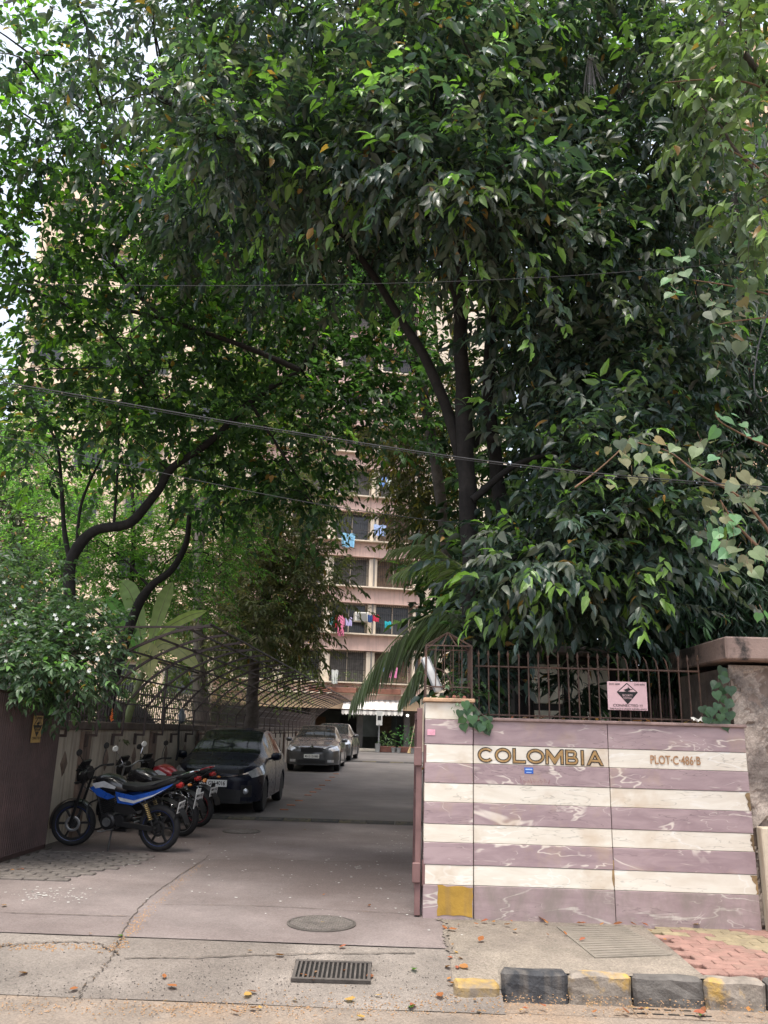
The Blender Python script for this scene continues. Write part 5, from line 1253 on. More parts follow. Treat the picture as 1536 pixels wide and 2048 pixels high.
# ================================================================== TREES AND PLANTS
def crown_data(blobs, ntw, seed, Lr=(.12, .2), asp=.4, per=9, pal=None, young=.12, ycol=(.16, .30, .07), droop=.5, clump=.3, twl=(.25, .5), shell=.45):
    """twigs in clumps through ellipsoid blobs; every twig carries alternating leaves. returns leaf arrays, twig segments, clump centres"""
    rng = np.random.default_rng(seed); tw_b, tw_d, cl_all = [], [], []
    tot = sum(b[6] for b in blobs)
    for bl_ in blobs:
        if bl_[0] == 'w': c, r, wgt = np.array(bl_[1], float), np.array(bl_[2], float), bl_[6]
        else:
            u, v, Y, ru, rv, ry, wgt = bl_; c = np.array(at(u, v, Y)); dist = np.linalg.norm(c - np.array(CAM_LOC)); r = np.array([ru * dist / CAM_F, ry, rv * dist / CAM_F])
        n = max(3, int(ntw * wgt / tot)); K = max(2, int(n / 16))
        d = rng.normal(size=(K, 3)); d /= np.linalg.norm(d, axis=1, keepdims=True); cl = c + r * d * (rng.random((K, 1)) ** shell)
        cl_all.append(cl)
        k = rng.integers(0, K, n); s = rng.normal(size=(n, 3)) * np.minimum(clump, r * .5)
        p = cl[k] + s; out = (p - c) / r; out += s / clump * .8 + rng.normal(size=(n, 3)) * .5; out[:, 2] += .15
        out /= np.linalg.norm(out, axis=1, keepdims=True) + 1e-9
        tw_b.append(p); tw_d.append(out)
    B0 = np.concatenate(tw_b); Dv = np.concatenate(tw_d); n = len(B0); TL = rng.uniform(*twl, n)
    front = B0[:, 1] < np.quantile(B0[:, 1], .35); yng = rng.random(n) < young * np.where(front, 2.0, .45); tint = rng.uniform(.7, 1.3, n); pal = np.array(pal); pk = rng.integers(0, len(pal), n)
    up = np.array([0, 0, 1.0]); Sd = np.cross(Dv, up); Sd /= np.linalg.norm(Sd, axis=1, keepdims=True) + 1e-6
    P, D, N, L, W, C = [], [], [], [], [], []
    for i in range(per):
        t = (i + .6) / per; side = 1 if i % 2 else -1
        base = B0 + Dv * (TL * t)[:, None]; base[:, 2] -= droop * TL * t * t * .5
        last = i >= per - 2
        d = Dv * (.9 if last else .45) + Sd * (side * (.35 if last else .8)) + rng.normal(size=(n, 3)) * .28; d[:, 2] -= droop * rng.uniform(.5, 1.5, n)
        d /= np.linalg.norm(d, axis=1, keepdims=True)
        nn = up + rng.normal(size=(n, 3)) * .45 + d * .2
        l = rng.uniform(*Lr, n) * (.75 if i == 0 else 1); P.append(base); D.append(d); N.append(nn); L.append(l); W.append(l * asp * rng.uniform(.8, 1.2, n))
        col = pal[pk] * (tint * rng.uniform(.75, 1.25, n))[:, None]
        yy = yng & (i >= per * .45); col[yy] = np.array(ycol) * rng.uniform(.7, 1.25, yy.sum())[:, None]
        old = rng.random(n) < .012; col[old] = np.array((.30, .17, .05)) * rng.uniform(.5, 1.3, old.sum())[:, None]
        C.append(col)
    E_ = B0 + Dv * TL[:, None]; E_[:, 2] -= droop * TL * .5
    return [np.concatenate(a) for a in (P, D, N, L, W, C)], (B0, E_), np.concatenate(cl_all)
def limbs_mesh(limbs, rough=.12):
    b = MB(); pts_all = []
    for pts, r0, r1 in limbs:
        P = catmull(pts, 7); m = len(P); pts_all += P
        rs = [(r0 + (r1 - r0) * i / (m - 1)) * (1 + rough * mnoise.noise(P[i] * 3)) for i in range(m)]
        P = [p + Vector((mnoise.noise(p * 2), mnoise.noise(p * 2 + Vector((5, 5, 5))), 0)) * rs[i] * .35 for i, p in enumerate(P)]
        b.tube(P, rs, 10)
    return b, pts_all
def tree(name, label, cat, base, limbs, data, kind, lm, bark=M_bark, single=0, twig_r=.004, br=.014, leafname='leaf'):
    """data = (leaf arrays, twigs, clumps)"""
    base = Vector(base); t = thing(name, label, cat, base)
    b, pts = limbs_mesh(limbs)
    o = b.build('trunk', bark, t, True); o.location = -base
    (P, D, N, L, W, C), (tb, te), cl = data
    if len(cl) and pts:
        A = np.array([tuple(p) for p in pts]); b = MB(); rnd = random.Random(7)
        nodes = [tuple(p) for p in pts]
        order = np.argsort([np.min(np.linalg.norm(A - c, axis=1)) for c in cl])
        for i in order:
            c = cl[i]; d = np.linalg.norm(A - c, axis=1); j = int(np.argmin(d + .25 * np.maximum(0, A[:, 2] - c[2]))); a = Vector(A[j]); c_ = Vector(c)
            if d[j] > 6: continue
            mid = a.lerp(c_, .5) + Vector((rnd.uniform(-.1, .1), rnd.uniform(-.1, .1), .08 * d[j]))
            Q = catmull([a, mid, c_], 3); r1 = br * .4; r0 = br * (.7 + .5 * min(2, d[j]))
            b.tube(Q, [r0 + (r1 - r0) * k / (len(Q) - 1) for k in range(len(Q))], 5, False); A = np.vstack([A, [tuple(q) for q in Q[2:]]])
        o = b.build('branches', bark, t, True); o.location = -base; stuff(o)
    if twig_r:
        ax = te - tb; s1 = np.cross(ax, [0, 0, 1.]); s1 /= np.linalg.norm(s1, axis=1, keepdims=True) + 1e-9; s2 = np.cross(ax, s1); s2 /= np.linalg.norm(s2, axis=1, keepdims=True) + 1e-9
        n = len(tb); V = np.stack([tb + s1 * twig_r, tb - s1 * twig_r * .5 + s2 * twig_r, tb - s1 * twig_r * .5 - s2 * twig_r, te], 1).reshape(-1, 3)
        b = MB(); b.v = V.tolist(); b.f = [q for i in range(n) for q in ((4 * i, 4 * i + 1, 4 * i + 3), (4 * i + 1, 4 * i + 2, 4 * i + 3), (4 * i + 2, 4 * i, 4 * i + 3))]
        o = b.mesh('twigs', bark); o = inst('twigs', o, t, -base); stuff(o)
    keep = np.ones(len(P), bool)
    if single:
        ctr = P + D * (L * .5)[:, None]; rel = (ctr - np.array(CAM_LOC)) @ np.array(CM); z = -rel[:, 2]; px = 768 + CAM_F * rel[:, 0] / np.maximum(z, .1); py = 1024 - CAM_F * rel[:, 1] / np.maximum(z, .1)
        ok = (z > .5) & (px > 5) & (px < 1531) & (py > 5) & (py < 2040); cell = (px // 30).astype(int) * 1000 + (py // 30).astype(int)
        idx = np.nonzero(ok)[0]; idx = idx[np.argsort(z[idx])]; seen = set(); pick = []
        for i in idx:
            if cell[i] in seen: continue
            seen.add(cell[i]); pick.append(i)
        pick.sort(key=lambda i: -L[i] / z[i]); pick = pick[:single]; keep[pick] = False
        Cp = C[pick]; cen = Cp[np.random.default_rng(1).choice(len(pick), min(10, len(pick)), False)]
        mes = []
        for q in cen:
            T, Fc = TM[kind]; me = bpy.data.meshes.new(leafname); me.from_pydata(T.tolist(), [], Fc.tolist()); ca = me.color_attributes.new('Col', 'FLOAT_COLOR', 'POINT')
            ca.data.foreach_set('color', np.tile(np.append(np.clip(q, 0, 1), 1.), len(T)).astype('f')); me.materials.append(lm); mes.append(me)
        for i in pick:
            me = mes[int(np.argmin(np.sum((cen - C[i]) ** 2, axis=1)))]
            d = Vector(D[i]).normalized(); s = Vector(N[i]).cross(d).normalized(); u = d.cross(s)
            o = bpy.data.objects.new(leafname, me); link(o, t)
            o.matrix_basis = Matrix(((d.x * L[i], s.x * W[i], u.x * L[i], P[i][0] - base.x), (d.y * L[i], s.y * W[i], u.y * L[i], P[i][1] - base.y), (d.z * L[i], s.z * W[i], u.z * L[i], P[i][2] - base.z), (0, 0, 0, 1)))
    o = leaves('crown', P[keep], D[keep], N[keep], L[keep], W[keep], C[keep], lm, t, kind, -base); stuff(o)
    return t
A3 = lambda Y, *uv: [at(u, v, Y) for u, v in uv]
FIC = [(.052, .082, .068), (.042, .072, .062), (.095, .112, .090), (.033, .058, .050), (.066, .100, .068)]
# --- big broad-leaved tree behind the striped wall
fic_bl = [(150, 80, 8.6, 220, 150, 1.5, .55), (420, 110, 8.2, 230, 170, 1.4, 1.5), (700, 110, 8.0, 250, 190, 1.5, 2.4), (1000, 110, 8.2, 250, 200, 1.5, 2.4), (1260, 200, 8.4, 170, 250, 1.3, 2.0),
    (500, -90, 7.4, 480, 100, 1.6, 1.6), (1100, -90, 7.4, 420, 100, 1.6, 1.4), (430, 235, 7.3, 150, 75, .6, .6), (590, 300, 7.4, 180, 110, .7, 1.0), (860, 290, 7.0, 170, 130, .7, 1.2), (970, 430, 7.2, 160, 100, .7, .9),
    (840, 130, 6.9, 150, 90, .6, .7), (1215, 400, 8.0, 170, 150, .9, 1.4), (1130, 600, 8.6, 170, 160, 1.0, 1.3), (1290, 620, 8.8, 140, 200, 1.0, 1.4), (560, 440, 9.6, 240, 95, 1.2, 1.5), (330, 380, 9.6, 180, 90, 1.2, .4),
    (1060, 400, 9.8, 180, 150, 1.2, 1.2), (770, 470, 9.4, 130, 120, .9, .8), (1190, 970, 8.1, 150, 100, .6, 1.2), (1130, 1120, 7.95, 140, 75, .5, 1.1), (1250, 1080, 8.0, 110, 90, .5, .8),
    (1200, 820, 8.8, 150, 100, .8, 1.0), (1150, 1185, 8.4, 110, 35, .4, .5), (1280, 840, 9.2, 130, 120, .8, .7), (1070, 740, 10.2, 90, 150, .6, .5), (1010, 1215, 8.6, 35, 35, .2, .12)]
fic_l = [(A3(9.0, (962, 1505), (955, 1400), (945, 1180), (932, 900), (922, 700), (920, 550), (945, 350), (1000, 120), (1010, -150)), .125, .06),
    (A3(9.35, (1050, 1500), (1042, 1300), (1020, 1120), (995, 960), (978, 800), (985, 600), (1000, 350), (1080, 100)), .115, .05),
    (A3(9.1, (928, 940), (905, 850), (870, 760), (835, 690), (790, 620), (740, 540), (640, 420), (480, 300), (300, 180)), .078, .025),
    (A3(9.0, (925, 620), (850, 420), (760, 250), (620, 60)), .07, .025), (A3(9.0, (935, 500), (1100, 330), (1250, 180), (1330, 20)), .08, .025),
    (A3(8.9, (945, 1000), (1030, 930), (1130, 900), (1240, 860)), .045, .015), (A3(8.7, (950, 1180), (1040, 1110), (1150, 1060), (1260, 1050)), .035, .012), (A3(9.2, (985, 880), (965, 870), (945, 890)), .06, .06),
    (A3(7.9, (920, 560), (900, 330), (860, 200), (830, 60)), .045, .015), (A3(9.2, (990, 620), (1150, 560), (1290, 520)), .05, .015)]
base = at(962, 1505, 9.0); base.z = .17
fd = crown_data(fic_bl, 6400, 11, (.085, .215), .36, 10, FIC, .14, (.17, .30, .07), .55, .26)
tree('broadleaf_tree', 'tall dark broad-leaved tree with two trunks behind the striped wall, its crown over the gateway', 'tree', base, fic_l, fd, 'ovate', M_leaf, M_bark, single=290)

# --- left tree with a sweeping bent trunk, crown backlit
L1C = [(.040, .078, .036), (.050, .098, .038), (.032, .062, .032), (.065, .12, .04)]
l1_bl = [(30, 120, 9.4, 70, 120, .9, .6), (20, 380, 9.6, 50, 90, .8, .4), (90, 280, 10.0, 150, 150, 1.2, .7), (70, 470, 10.4, 130, 100, 1.0, .55), (240, 560, 11.0, 200, 130, 1.2, 1.5), (430, 600, 12.0, 180, 130, 1.2, 1.3), (190, 720, 11.5, 190, 110, 1.1, 1.2), (440, 750, 12.0, 190, 120, 1.1, 1.2),
    (600, 620, 12.4, 110, 150, 1.0, .9), (330, 870, 12.0, 170, 90, 1.0, 1.0), (560, 860, 12.5, 130, 110, 1.0, .9), (90, 860, 11.5, 100, 90, .8, .5), (620, 970, 12.8, 80, 80, .8, .5), (450, 980, 13.0, 140, 80, .9, .8), (300, 430, 10.8, 230, 90, 1.3, 1.3), (720, 850, 12.6, 110, 80, .8, .45), (700, 640, 13, 80, 120, .8, .5), (790, 760, 13.2, 80, 80, .8, .4), (840, 600, 13.5, 60, 90, .7, .4), (770, 680, 13.0, 90, 110, .8, .6), (700, 760, 12.8, 80, 80, .8, .4), (850, 830, 13.6, 50, 70, .6, .3)]
l1_l = [(A3(12.0, (120, 1520), (128, 1350), (138, 1200), (143, 1112), (190, 1062), (260, 1045), (312, 985), (345, 935), (425, 880), (505, 800), (605, 738)), .105, .045), (A3(12.0, (140, 1130), (128, 1060), (122, 960), (110, 880), (60, 800)), .045, .015), (A3(12, (150, 1120), (165, 1000), (210, 900), (250, 780)), .03, .01),
    (A3(12.0, (228, 1046), (235, 950), (240, 850), (280, 700)), .025, .01), (A3(11.4, (600, 740), (480, 690), (330, 640), (180, 600), (0, 535)), .05, .02), (A3(11.2, (0, 570), (110, 600), (230, 680), (300, 790)), .03, .01), (A3(12, (500, 805), (560, 900), (600, 960)), .03, .01), (A3(11, (330, 640), (250, 560), (150, 400), (90, 250)), .03, .01), (A3(12.3, (605, 738), (640, 640), (610, 540)), .04, .015)]
base = at(120, 1520, 12.0); base.z = .17
tree('bent_tree', 'leafy tree with a dark sweeping bent trunk behind the side wall at left', 'tree', base, l1_l, crown_data(l1_bl, 3150, 12, (.11, .17), .5, 8, L1C, .12, (.16, .30, .04), .45, .3), 'ovate', M_leafthin, M_bark)
# --- bright feathery tree under it, with the second leaning trunk
l2_bl = [(130, 1040, 14.5, 150, 70, 1.2, 1.2), (290, 1110, 14.8, 140, 80, 1.2, 1.3), (410, 1060, 15.2, 90, 90, 1.0, .9), (190, 1150, 14.2, 120, 50, 1.0, .8), (60, 960, 15, 90, 90, 1.2, .7), (330, 1190, 15.5, 120, 50, 1.0, .7)]
l2_l = [(A3(13.5, (205, 1500), (218, 1400), (240, 1310), (268, 1230), (302, 1172), (345, 1138), (372, 1085), (380, 1030)), .12, .04), (A3(14.5, (262, 1200), (265, 1120), (266, 1000), (255, 930)), .05, .03), (A3(13.5, (250, 1280), (200, 1230), (160, 1200)), .03, .012), (A3(13.6, (300, 1175), (250, 1120), (200, 1080)), .025, .01)]
base = at(205, 1500, 13.5); base.z = .17
tree('feathery_tree', 'bright green feathery-leaved tree with a leaning dark trunk behind the carport frame', 'tree', base, l2_l, crown_data(l2_bl, 1500, 13, (.07, .11), .36, 16, [(.10, .20, .055), (.125, .23, .06), (.075, .155, .05)], .2, (.19, .32, .08), .25, .4, (.35, .6)), 'small', M_leafthin, M_bark)  # glow of light from behind is put into these bright leaf colours
# --- mango trees by the building
MAN = [(.115, .13, .065), (.135, .13, .075), (.09, .11, .055), (.16, .15, .085)]
m1_bl = [(560, 1070, 22, 110, 100, 2.2, 1.2), (510, 1190, 22, 110, 100, 2.2, 1.3), (615, 1150, 21.5, 60, 90, 1.6, .8), (480, 1255, 20.5, 90, 40, 1.6, .5), (600, 1270, 22.5, 40, 50, 1.4, .4), (430, 1130, 24, 90, 120, 2.2, 1.0), (640, 960, 24, 60, 70, 1.8, .4)]
base = at(500, 1500, 22); base.z = .25
tree('mango_tree', 'dusty olive-leaved tree beyond the carport frame, left of the pink block', 'tree', base, [(A3(22, (500, 1500), (505, 1380), (520, 1250), (545, 1120), (570, 1000)), .2, .06), (A3(22, (515, 1290), (460, 1200), (430, 1120)), .1, .04)], crown_data(m1_bl, 2300, 14, (.16, .24), .28, 9, MAN, .12, (.22, .20, .09), .5, .4, (.3, .5)), 'lance', M_leafdull, M_bark2)
m2_bl = [(835, 930, 20, 70, 70, 1.2, .9), (890, 1020, 20, 60, 80, 1.2, .9), (800, 880, 19, 60, 40, 1.2, .4), (900, 800, 18, 70, 80, 1.4, .7), (850, 1080, 21, 50, 50, 1.2, .5), (930, 1150, 20, 60, 90, 1.2, .7)]
base = at(930, 1480, 20); base.z = .2
tree('mango_tree', 'olive-leaved tree with yellowish new growth right of the pink block', 'tree', base, [(A3(20, (930, 1480), (920, 1300), (900, 1100), (880, 950), (890, 800)), .16, .05)], crown_data(m2_bl, 1300, 15, (.16, .24), .28, 9, MAN, .3, (.30, .25, .07), .55, .35, (.3, .5)), 'lance', M_leafdull, M_bark2)
# --- drooping slender-leaved tree at right
ASH = [(.028, .058, .04), (.035, .070, .045), (.022, .048, .036), (.045, .085, .05)]
a_bl = [(1400, 700, 10.8, 80, 160, .9, .8), (1480, 580, 10.6, 90, 150, .9, 1.0), (1500, 780, 10.5, 100, 170, .9, 1.2), (1470, 980, 10.2, 90, 160, .8, 1.2), (1430, 1180, 9.7, 90, 100, .6, .9), (1520, 1150, 9.7, 60, 130, .6, .8), (1390, 880, 10.6, 80, 150, .9, .9), (1450, 350, 10.8, 90, 150, .9, .9), (1360, 1200, 9.9, 60, 90, .5, .5), (1420, 120, 11, 110, 140, 1, .8)]
base = at(1500, 1450, 10.3); base.z = .17
tree('drooping_tree', 'dark tree with drooping slender leaves above the stone pier', 'tree', base, [(A3(10.3, (1500, 1450), (1495, 1200), (1490, 900), (1480, 600), (1460, 300), (1440, 0)), .13, .05)], crown_data(a_bl, 2300, 16, (.14, .22), .2, 11, ASH, .08, (.10, .22, .09), 1.0, .28, (.3, .5)), 'lance', M_leaf, M_bark)
# --- background trees
def bg(label, base_uv, Y, bl, n, seed, pal, L=(.2, .34), asp=.42, yc=(.12, .2, .06)):
    base = at(*base_uv, Y); base.z = ground_z(Y) - .05
    top = Vector(bl[0][1]) if bl[0][0] == 'w' else at(bl[0][0], bl[0][1], Y)
    tree('background_tree', label, 'tree', base, [([base, base.lerp(top, .5) + Vector((.3, 0, 0)), top], .18, .05)], crown_data(bl, n, seed, L, asp, 8, pal, .12, yc, .5, .5, (.4, .7)), 'small', M_leafdull, M_bark2, twig_r=0)
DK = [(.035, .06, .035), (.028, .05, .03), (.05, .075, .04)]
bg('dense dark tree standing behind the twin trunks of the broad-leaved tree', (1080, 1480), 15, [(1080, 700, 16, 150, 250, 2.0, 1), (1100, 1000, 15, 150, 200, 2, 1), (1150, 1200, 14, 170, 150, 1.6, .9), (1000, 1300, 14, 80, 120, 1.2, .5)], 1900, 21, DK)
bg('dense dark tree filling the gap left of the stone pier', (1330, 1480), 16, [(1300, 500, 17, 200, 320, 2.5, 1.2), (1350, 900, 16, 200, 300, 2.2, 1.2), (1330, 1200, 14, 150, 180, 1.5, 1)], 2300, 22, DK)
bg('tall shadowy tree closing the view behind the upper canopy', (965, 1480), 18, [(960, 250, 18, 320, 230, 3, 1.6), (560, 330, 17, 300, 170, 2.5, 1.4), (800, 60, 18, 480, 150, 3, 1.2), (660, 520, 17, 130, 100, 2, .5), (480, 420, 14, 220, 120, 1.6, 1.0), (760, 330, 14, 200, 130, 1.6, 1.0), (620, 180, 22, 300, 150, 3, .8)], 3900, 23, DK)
bg('grey-green tree standing far left beyond the white flowering shrub', (20, 1450), 28, [(40, 1000, 28, 80, 110, 3, 1), (60, 1150, 26, 90, 90, 2.5, 1), (20, 860, 30, 60, 60, 2.5, .4)], 1100, 24, [(.11, .125, .09), (.09, .11, .08)])
bg('yellow-green tree with backlight put into its leaf colour between the bent trunk and the pink block', (420, 1480), 27, [(330, 620, 26, 200, 170, 3, 1), (520, 740, 27, 160, 180, 3, 1), (180, 820, 26, 140, 150, 3, .8), (450, 920, 28, 170, 100, 3, .7)], 2000, 25, [(.13, .21, .065), (.17, .23, .075), (.10, .165, .06)], yc=(.30, .30, .09))  # backlight is painted into the raised yellow-green palette
bg('olive shrubby tree below the carport rails beyond the side wall', (380, 1480), 25, [(400, 1260, 25, 100, 70, 1.5, 1), (320, 1310, 20, 70, 50, 1.0, .6), (560, 1350, 40, 40, 40, 2, .4), (470, 1350, 30, 70, 40, 1.6, .6)], 900, 26, [(.13, .145, .07), (.10, .13, .06)], (.14, .22), .3)

WB = lambda x, y, z, rx, ry, rz, k: ('w', (x, y, z), (rx, ry, rz), 0, 0, 0, k)
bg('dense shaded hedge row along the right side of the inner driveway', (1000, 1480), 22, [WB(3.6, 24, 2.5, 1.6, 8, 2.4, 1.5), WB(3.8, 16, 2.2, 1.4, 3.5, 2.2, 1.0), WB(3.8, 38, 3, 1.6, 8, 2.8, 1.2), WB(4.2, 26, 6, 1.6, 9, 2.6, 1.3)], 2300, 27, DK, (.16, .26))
bg('dark bushes standing behind the barred side fence', (200, 1480), 17, [WB(-6.3, 14, 1.1, .9, 2.2, .8, 1.), WB(-6.6, 19, 1.2, 1.0, 3, .8, 1.), WB(-6.6, 26, 1.4, 1., 5, 1.0, 1.), WB(-6.5, 10.5, 1.2, .8, 1.6, .9, .8)], 1100, 28, [(.06, .08, .045), (.08, .09, .05)], (.1, .18))
# --- understory behind the spiked fence
for i, (lab, bl, n, seed, pal, Lr, asp, kind) in enumerate((
    ('dark leafy bush behind the left end of the spiked fence', [(985, 1390, 8.6, 45, 70, .25, 1), (950, 1330, 8.5, 30, 60, .2, .6)], 170, 31, FIC, (.10, .16), .45, 'ovate'),
    ('long-leaved dark plant in front of the guard cabin', [(1125, 1370, 9.3, 40, 40, .2, 1), (1165, 1340, 9.4, 30, 30, .15, .4)], 34, 32, [(.02, .035, .02)], (.22, .36), .14, 'lance'),
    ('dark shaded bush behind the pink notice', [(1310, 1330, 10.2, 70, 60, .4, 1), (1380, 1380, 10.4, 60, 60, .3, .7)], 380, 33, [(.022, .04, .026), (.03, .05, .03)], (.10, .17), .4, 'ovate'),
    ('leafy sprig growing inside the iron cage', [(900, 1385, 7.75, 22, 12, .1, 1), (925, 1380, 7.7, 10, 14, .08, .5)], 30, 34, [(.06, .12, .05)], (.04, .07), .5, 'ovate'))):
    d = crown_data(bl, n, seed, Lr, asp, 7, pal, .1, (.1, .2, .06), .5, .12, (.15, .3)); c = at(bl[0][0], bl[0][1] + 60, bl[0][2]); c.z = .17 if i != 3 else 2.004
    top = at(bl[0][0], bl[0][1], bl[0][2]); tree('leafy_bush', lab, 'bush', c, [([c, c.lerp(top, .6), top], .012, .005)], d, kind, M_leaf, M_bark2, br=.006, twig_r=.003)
# --- white-flowering shrub over the corrugated gate
SH = [(.055, .105, .05), (.07, .12, .06), (.045, .085, .045), (.085, .13, .07)]
s_bl = [(60, 1300, 9.2, 100, 60, .6, 1.3), (150, 1320, 9.4, 70, 50, .5, 1.0), (20, 1230, 9.6, 70, 50, .6, .8), (120, 1245, 9.8, 90, 40, .5, .8), (50, 1170, 10.2, 70, 35, .6, .5), (80, 1350, 9.1, 70, 25, .4, .5)]
base = Vector((-5.2, 9.6, .17)); sd_ = crown_data(s_bl, 950, 17, (.07, .11), .42, 9, SH, .1, (.12, .24, .07), .35, .16, (.18, .32))
shrub = tree('flowering_shrub', 'dense shrub with small white pinwheel flowers above the corrugated gate', 'shrub', base, [([base, Vector((-5.15, 9.5, 1.5)), at(60, 1290, 9.3)], .05, .02), ([base, Vector((-4.9, 9.7, 1.5)), at(150, 1310, 9.4)], .04, .015)], sd_, 'ovate', M_leaf, M_bark2, single=150, twig_r=.003, br=.01)
M_pet = pm('white_petals', (.5, .53, .5), .6, 0, .05, 9, 0)
b = MB()
for k in range(5):
    a = k * 1.2566; ca, sa = math.cos(a), math.sin(a); b.add([(0, 0, 0), (.012 * ca - .009 * sa, .012 * sa + .009 * ca, .006), (.028 * ca, .028 * sa, .002), (.014 * ca + .010 * sa, .014 * sa - .010 * ca, .004)], [(0, 3, 2, 1)])
flm = b.mesh('flower', M_pet); random.seed(6)
for u, v in ((10, 1252), (32, 1246), (50, 1248), (113, 1238), (122, 1262), (136, 1214), (178, 1250), (147, 1248), (70, 1165), (8, 1165), (28, 1212), (175, 1296), (218, 1294), (165, 1316), (178, 1342), (128, 1340), (60, 1370), (195, 1318), (12, 1322), (110, 1230), (92, 1300), (40, 1198), (155, 1270)):
    p = at(u, v, 8.75 + random.uniform(-.1, .1)) - base; n_ = (CAM_LOC - at(u, v, 8.8)).normalized() + Vector((random.uniform(-.4, .4), 0, random.uniform(0, .6)))
    o = inst('flower', flm, shrub, p); o.rotation_euler = n_.to_track_quat('Z', 'Y').to_euler(); o.scale = (random.uniform(.7, 1.05),) * 3

# --- heart-leaved branches reaching in from the right (tree stands outside the frame)
pe_l = [([Vector((5.6, 6.9, .17)), Vector((5.5, 6.9, 2.5)), Vector((5.3, 6.9, 5)), Vector((5.2, 6.8, 8)), Vector((5.0, 6.7, 10))], .16, .06),
    ([Vector((5.4, 6.9, 2.9))] + A3(6.6, (1620, 1170), (1536, 1060), (1480, 995), (1400, 950), (1340, 905), (1275, 885)), .018, .004), ([Vector((5.35, 6.9, 4.4))] + A3(6.5, (1650, 640), (1540, 590), (1450, 570), (1385, 560)), .014, .004),
    ([Vector((5.45, 6.9, 2.7))] + A3(6.6, (1630, 1180), (1530, 1105), (1470, 1045), (1440, 1000)), .02, .006), ([Vector((5.3, 6.9, 3.7))] + A3(6.7, (1640, 930), (1530, 890), (1450, 850), (1430, 830)), .015, .004), (A3(6.9, (1150, 975), (1190, 945), (1235, 905), (1255, 880)), .009, .005),
    ([Vector((5.3, 6.9, 4.2))] + A3(6.5, (1640, 700), (1560, 640), (1490, 640), (1430, 650)), .012, .004), ([Vector((5.2, 6.8, 6.8))] + A3(6.4, (1640, 300), (1530, 180), (1430, 160), (1330, 165)), .016, .005), ([Vector((5.2, 6.8, 6.2))] + A3(6.4, (1620, 420), (1510, 330), (1420, 280)), .014, .005)]
rng = np.random.default_rng(5); Pp, Dd, Nn_, Ll, Ww, Cc = [], [], [], [], [], []
HC = {'dusty': [(.17, .17, .09), (.26, .20, .09), (.13, .16, .09), (.10, .14, .08)], 'pale': [(.12, .19, .10), (.10, .17, .09), (.16, .22, .11)], 'bright': [(.13, .27, .12), (.12, .24, .13)], 'dark': [(.07, .10, .07), (.09, .12, .08)]}
for u, v, su, sv, n, pal in ((1150 + 230, 545, 35, 25, 12, 'pale'), (1470, 570, 40, 30, 16, 'pale'), (1450, 640, 40, 30, 16, 'dark'), (1510, 620, 25, 40, 8, 'dusty'), (1355, 590, 8, 10, 2, 'bright'), (1450, 850, 25, 20, 8, 'bright'), (1300, 900, 45, 25, 12, 'dusty'), (1410, 930, 35, 25, 12, 'dusty'), (1450, 990, 40, 35, 18, 'dusty'),
        (1430, 1065, 30, 22, 12, 'bright'), (1470, 1090, 35, 25, 10, 'pale'), (1490, 1130, 25, 20, 7, 'dusty'), (1525, 1230, 6, 8, 2, 'bright'), (1520, 960, 15, 30, 6, 'dusty'), (1240, 900, 20, 40, 8, 'dusty'), (1460, 700, 40, 15, 6, 'dark'), (1500, 480, 25, 30, 8, 'pale'), (1525, 330, 12, 40, 6, 'pale')):
    for _ in range(n):
        p = np.array(at(rng.normal(u, su), rng.normal(v, sv), rng.normal(6.55, .16))); d = np.array([rng.normal(0, .55), rng.normal(-.25, .4), -rng.uniform(.25, 1.2)]); Pp.append(p); Dd.append(d); Nn_.append(np.array([rng.normal(0, .4), -.75 + rng.normal(0, .35), .75]))
        l = rng.uniform(.10, .17); Ll.append(l); Ww.append(l * rng.uniform(.72, .9)); Cc.append(np.array(HC[pal][rng.integers(len(HC[pal]))]) * rng.uniform(.75, 1.15))
pd_ = [np.array(a) for a in (Pp, Dd, Nn_, Ll, Ww, Cc)]
stem_e = pd_[0]; 
petiole0 = pd_[0] + np.array([0.02, .03, .06]) + rng.normal(size=pd_[0].shape) * .02
pe = tree('heart_leaved_tree', 'tree with large heart-shaped dusty leaves reaching in from the right edge', 'tree', (5.6, 6.9, .17), pe_l, (pd_, (petiole0, stem_e + pd_[1] / np.linalg.norm(pd_[1], axis=1, keepdims=True) * .02), np.zeros((0, 3))), 'heart', leafmat('heart_leaf_surface', .25, .5, .3), pm('orange_brown_stem', (.15, .085, .05), .7, 0, .3, 12, .3), single=290, twig_r=.0022)
# bright long-leaved sprays at the top right belong to a nearer bough
up_bl = [(1490, 110, 6.4, 70, 110, .4, 1.0), (1450, 240, 6.6, 70, 70, .4, .7), (1510, 380, 6.4, 40, 80, .3, .5), (1400, 60, 6.8, 80, 60, .4, .6), (1360, 150, 6.9, 50, 30, .3, .3)]
base = Vector((5.0, 7.2, .17))
tree('bright_leaved_tree', 'tree of bright light green leaves filling the top right corner', 'tree', base, [([base, Vector((4.9, 7.2, 3)), Vector((4.6, 7.0, 6.5)), at(1490, 110, 6.5)], .10, .03), ([Vector((4.7, 7.05, 5.8))] + A3(6.6, (1500, 330), (1440, 250), (1360, 170)), .02, .006)], crown_data(up_bl, 210, 18, (.13, .2), .42, 8, [(.14, .20, .09), (.12, .17, .09), (.16, .23, .09), (.10, .14, .08)], .25, (.24, .33, .11), .7, .2), 'ovate', M_leaf, M_bark2, single=60)

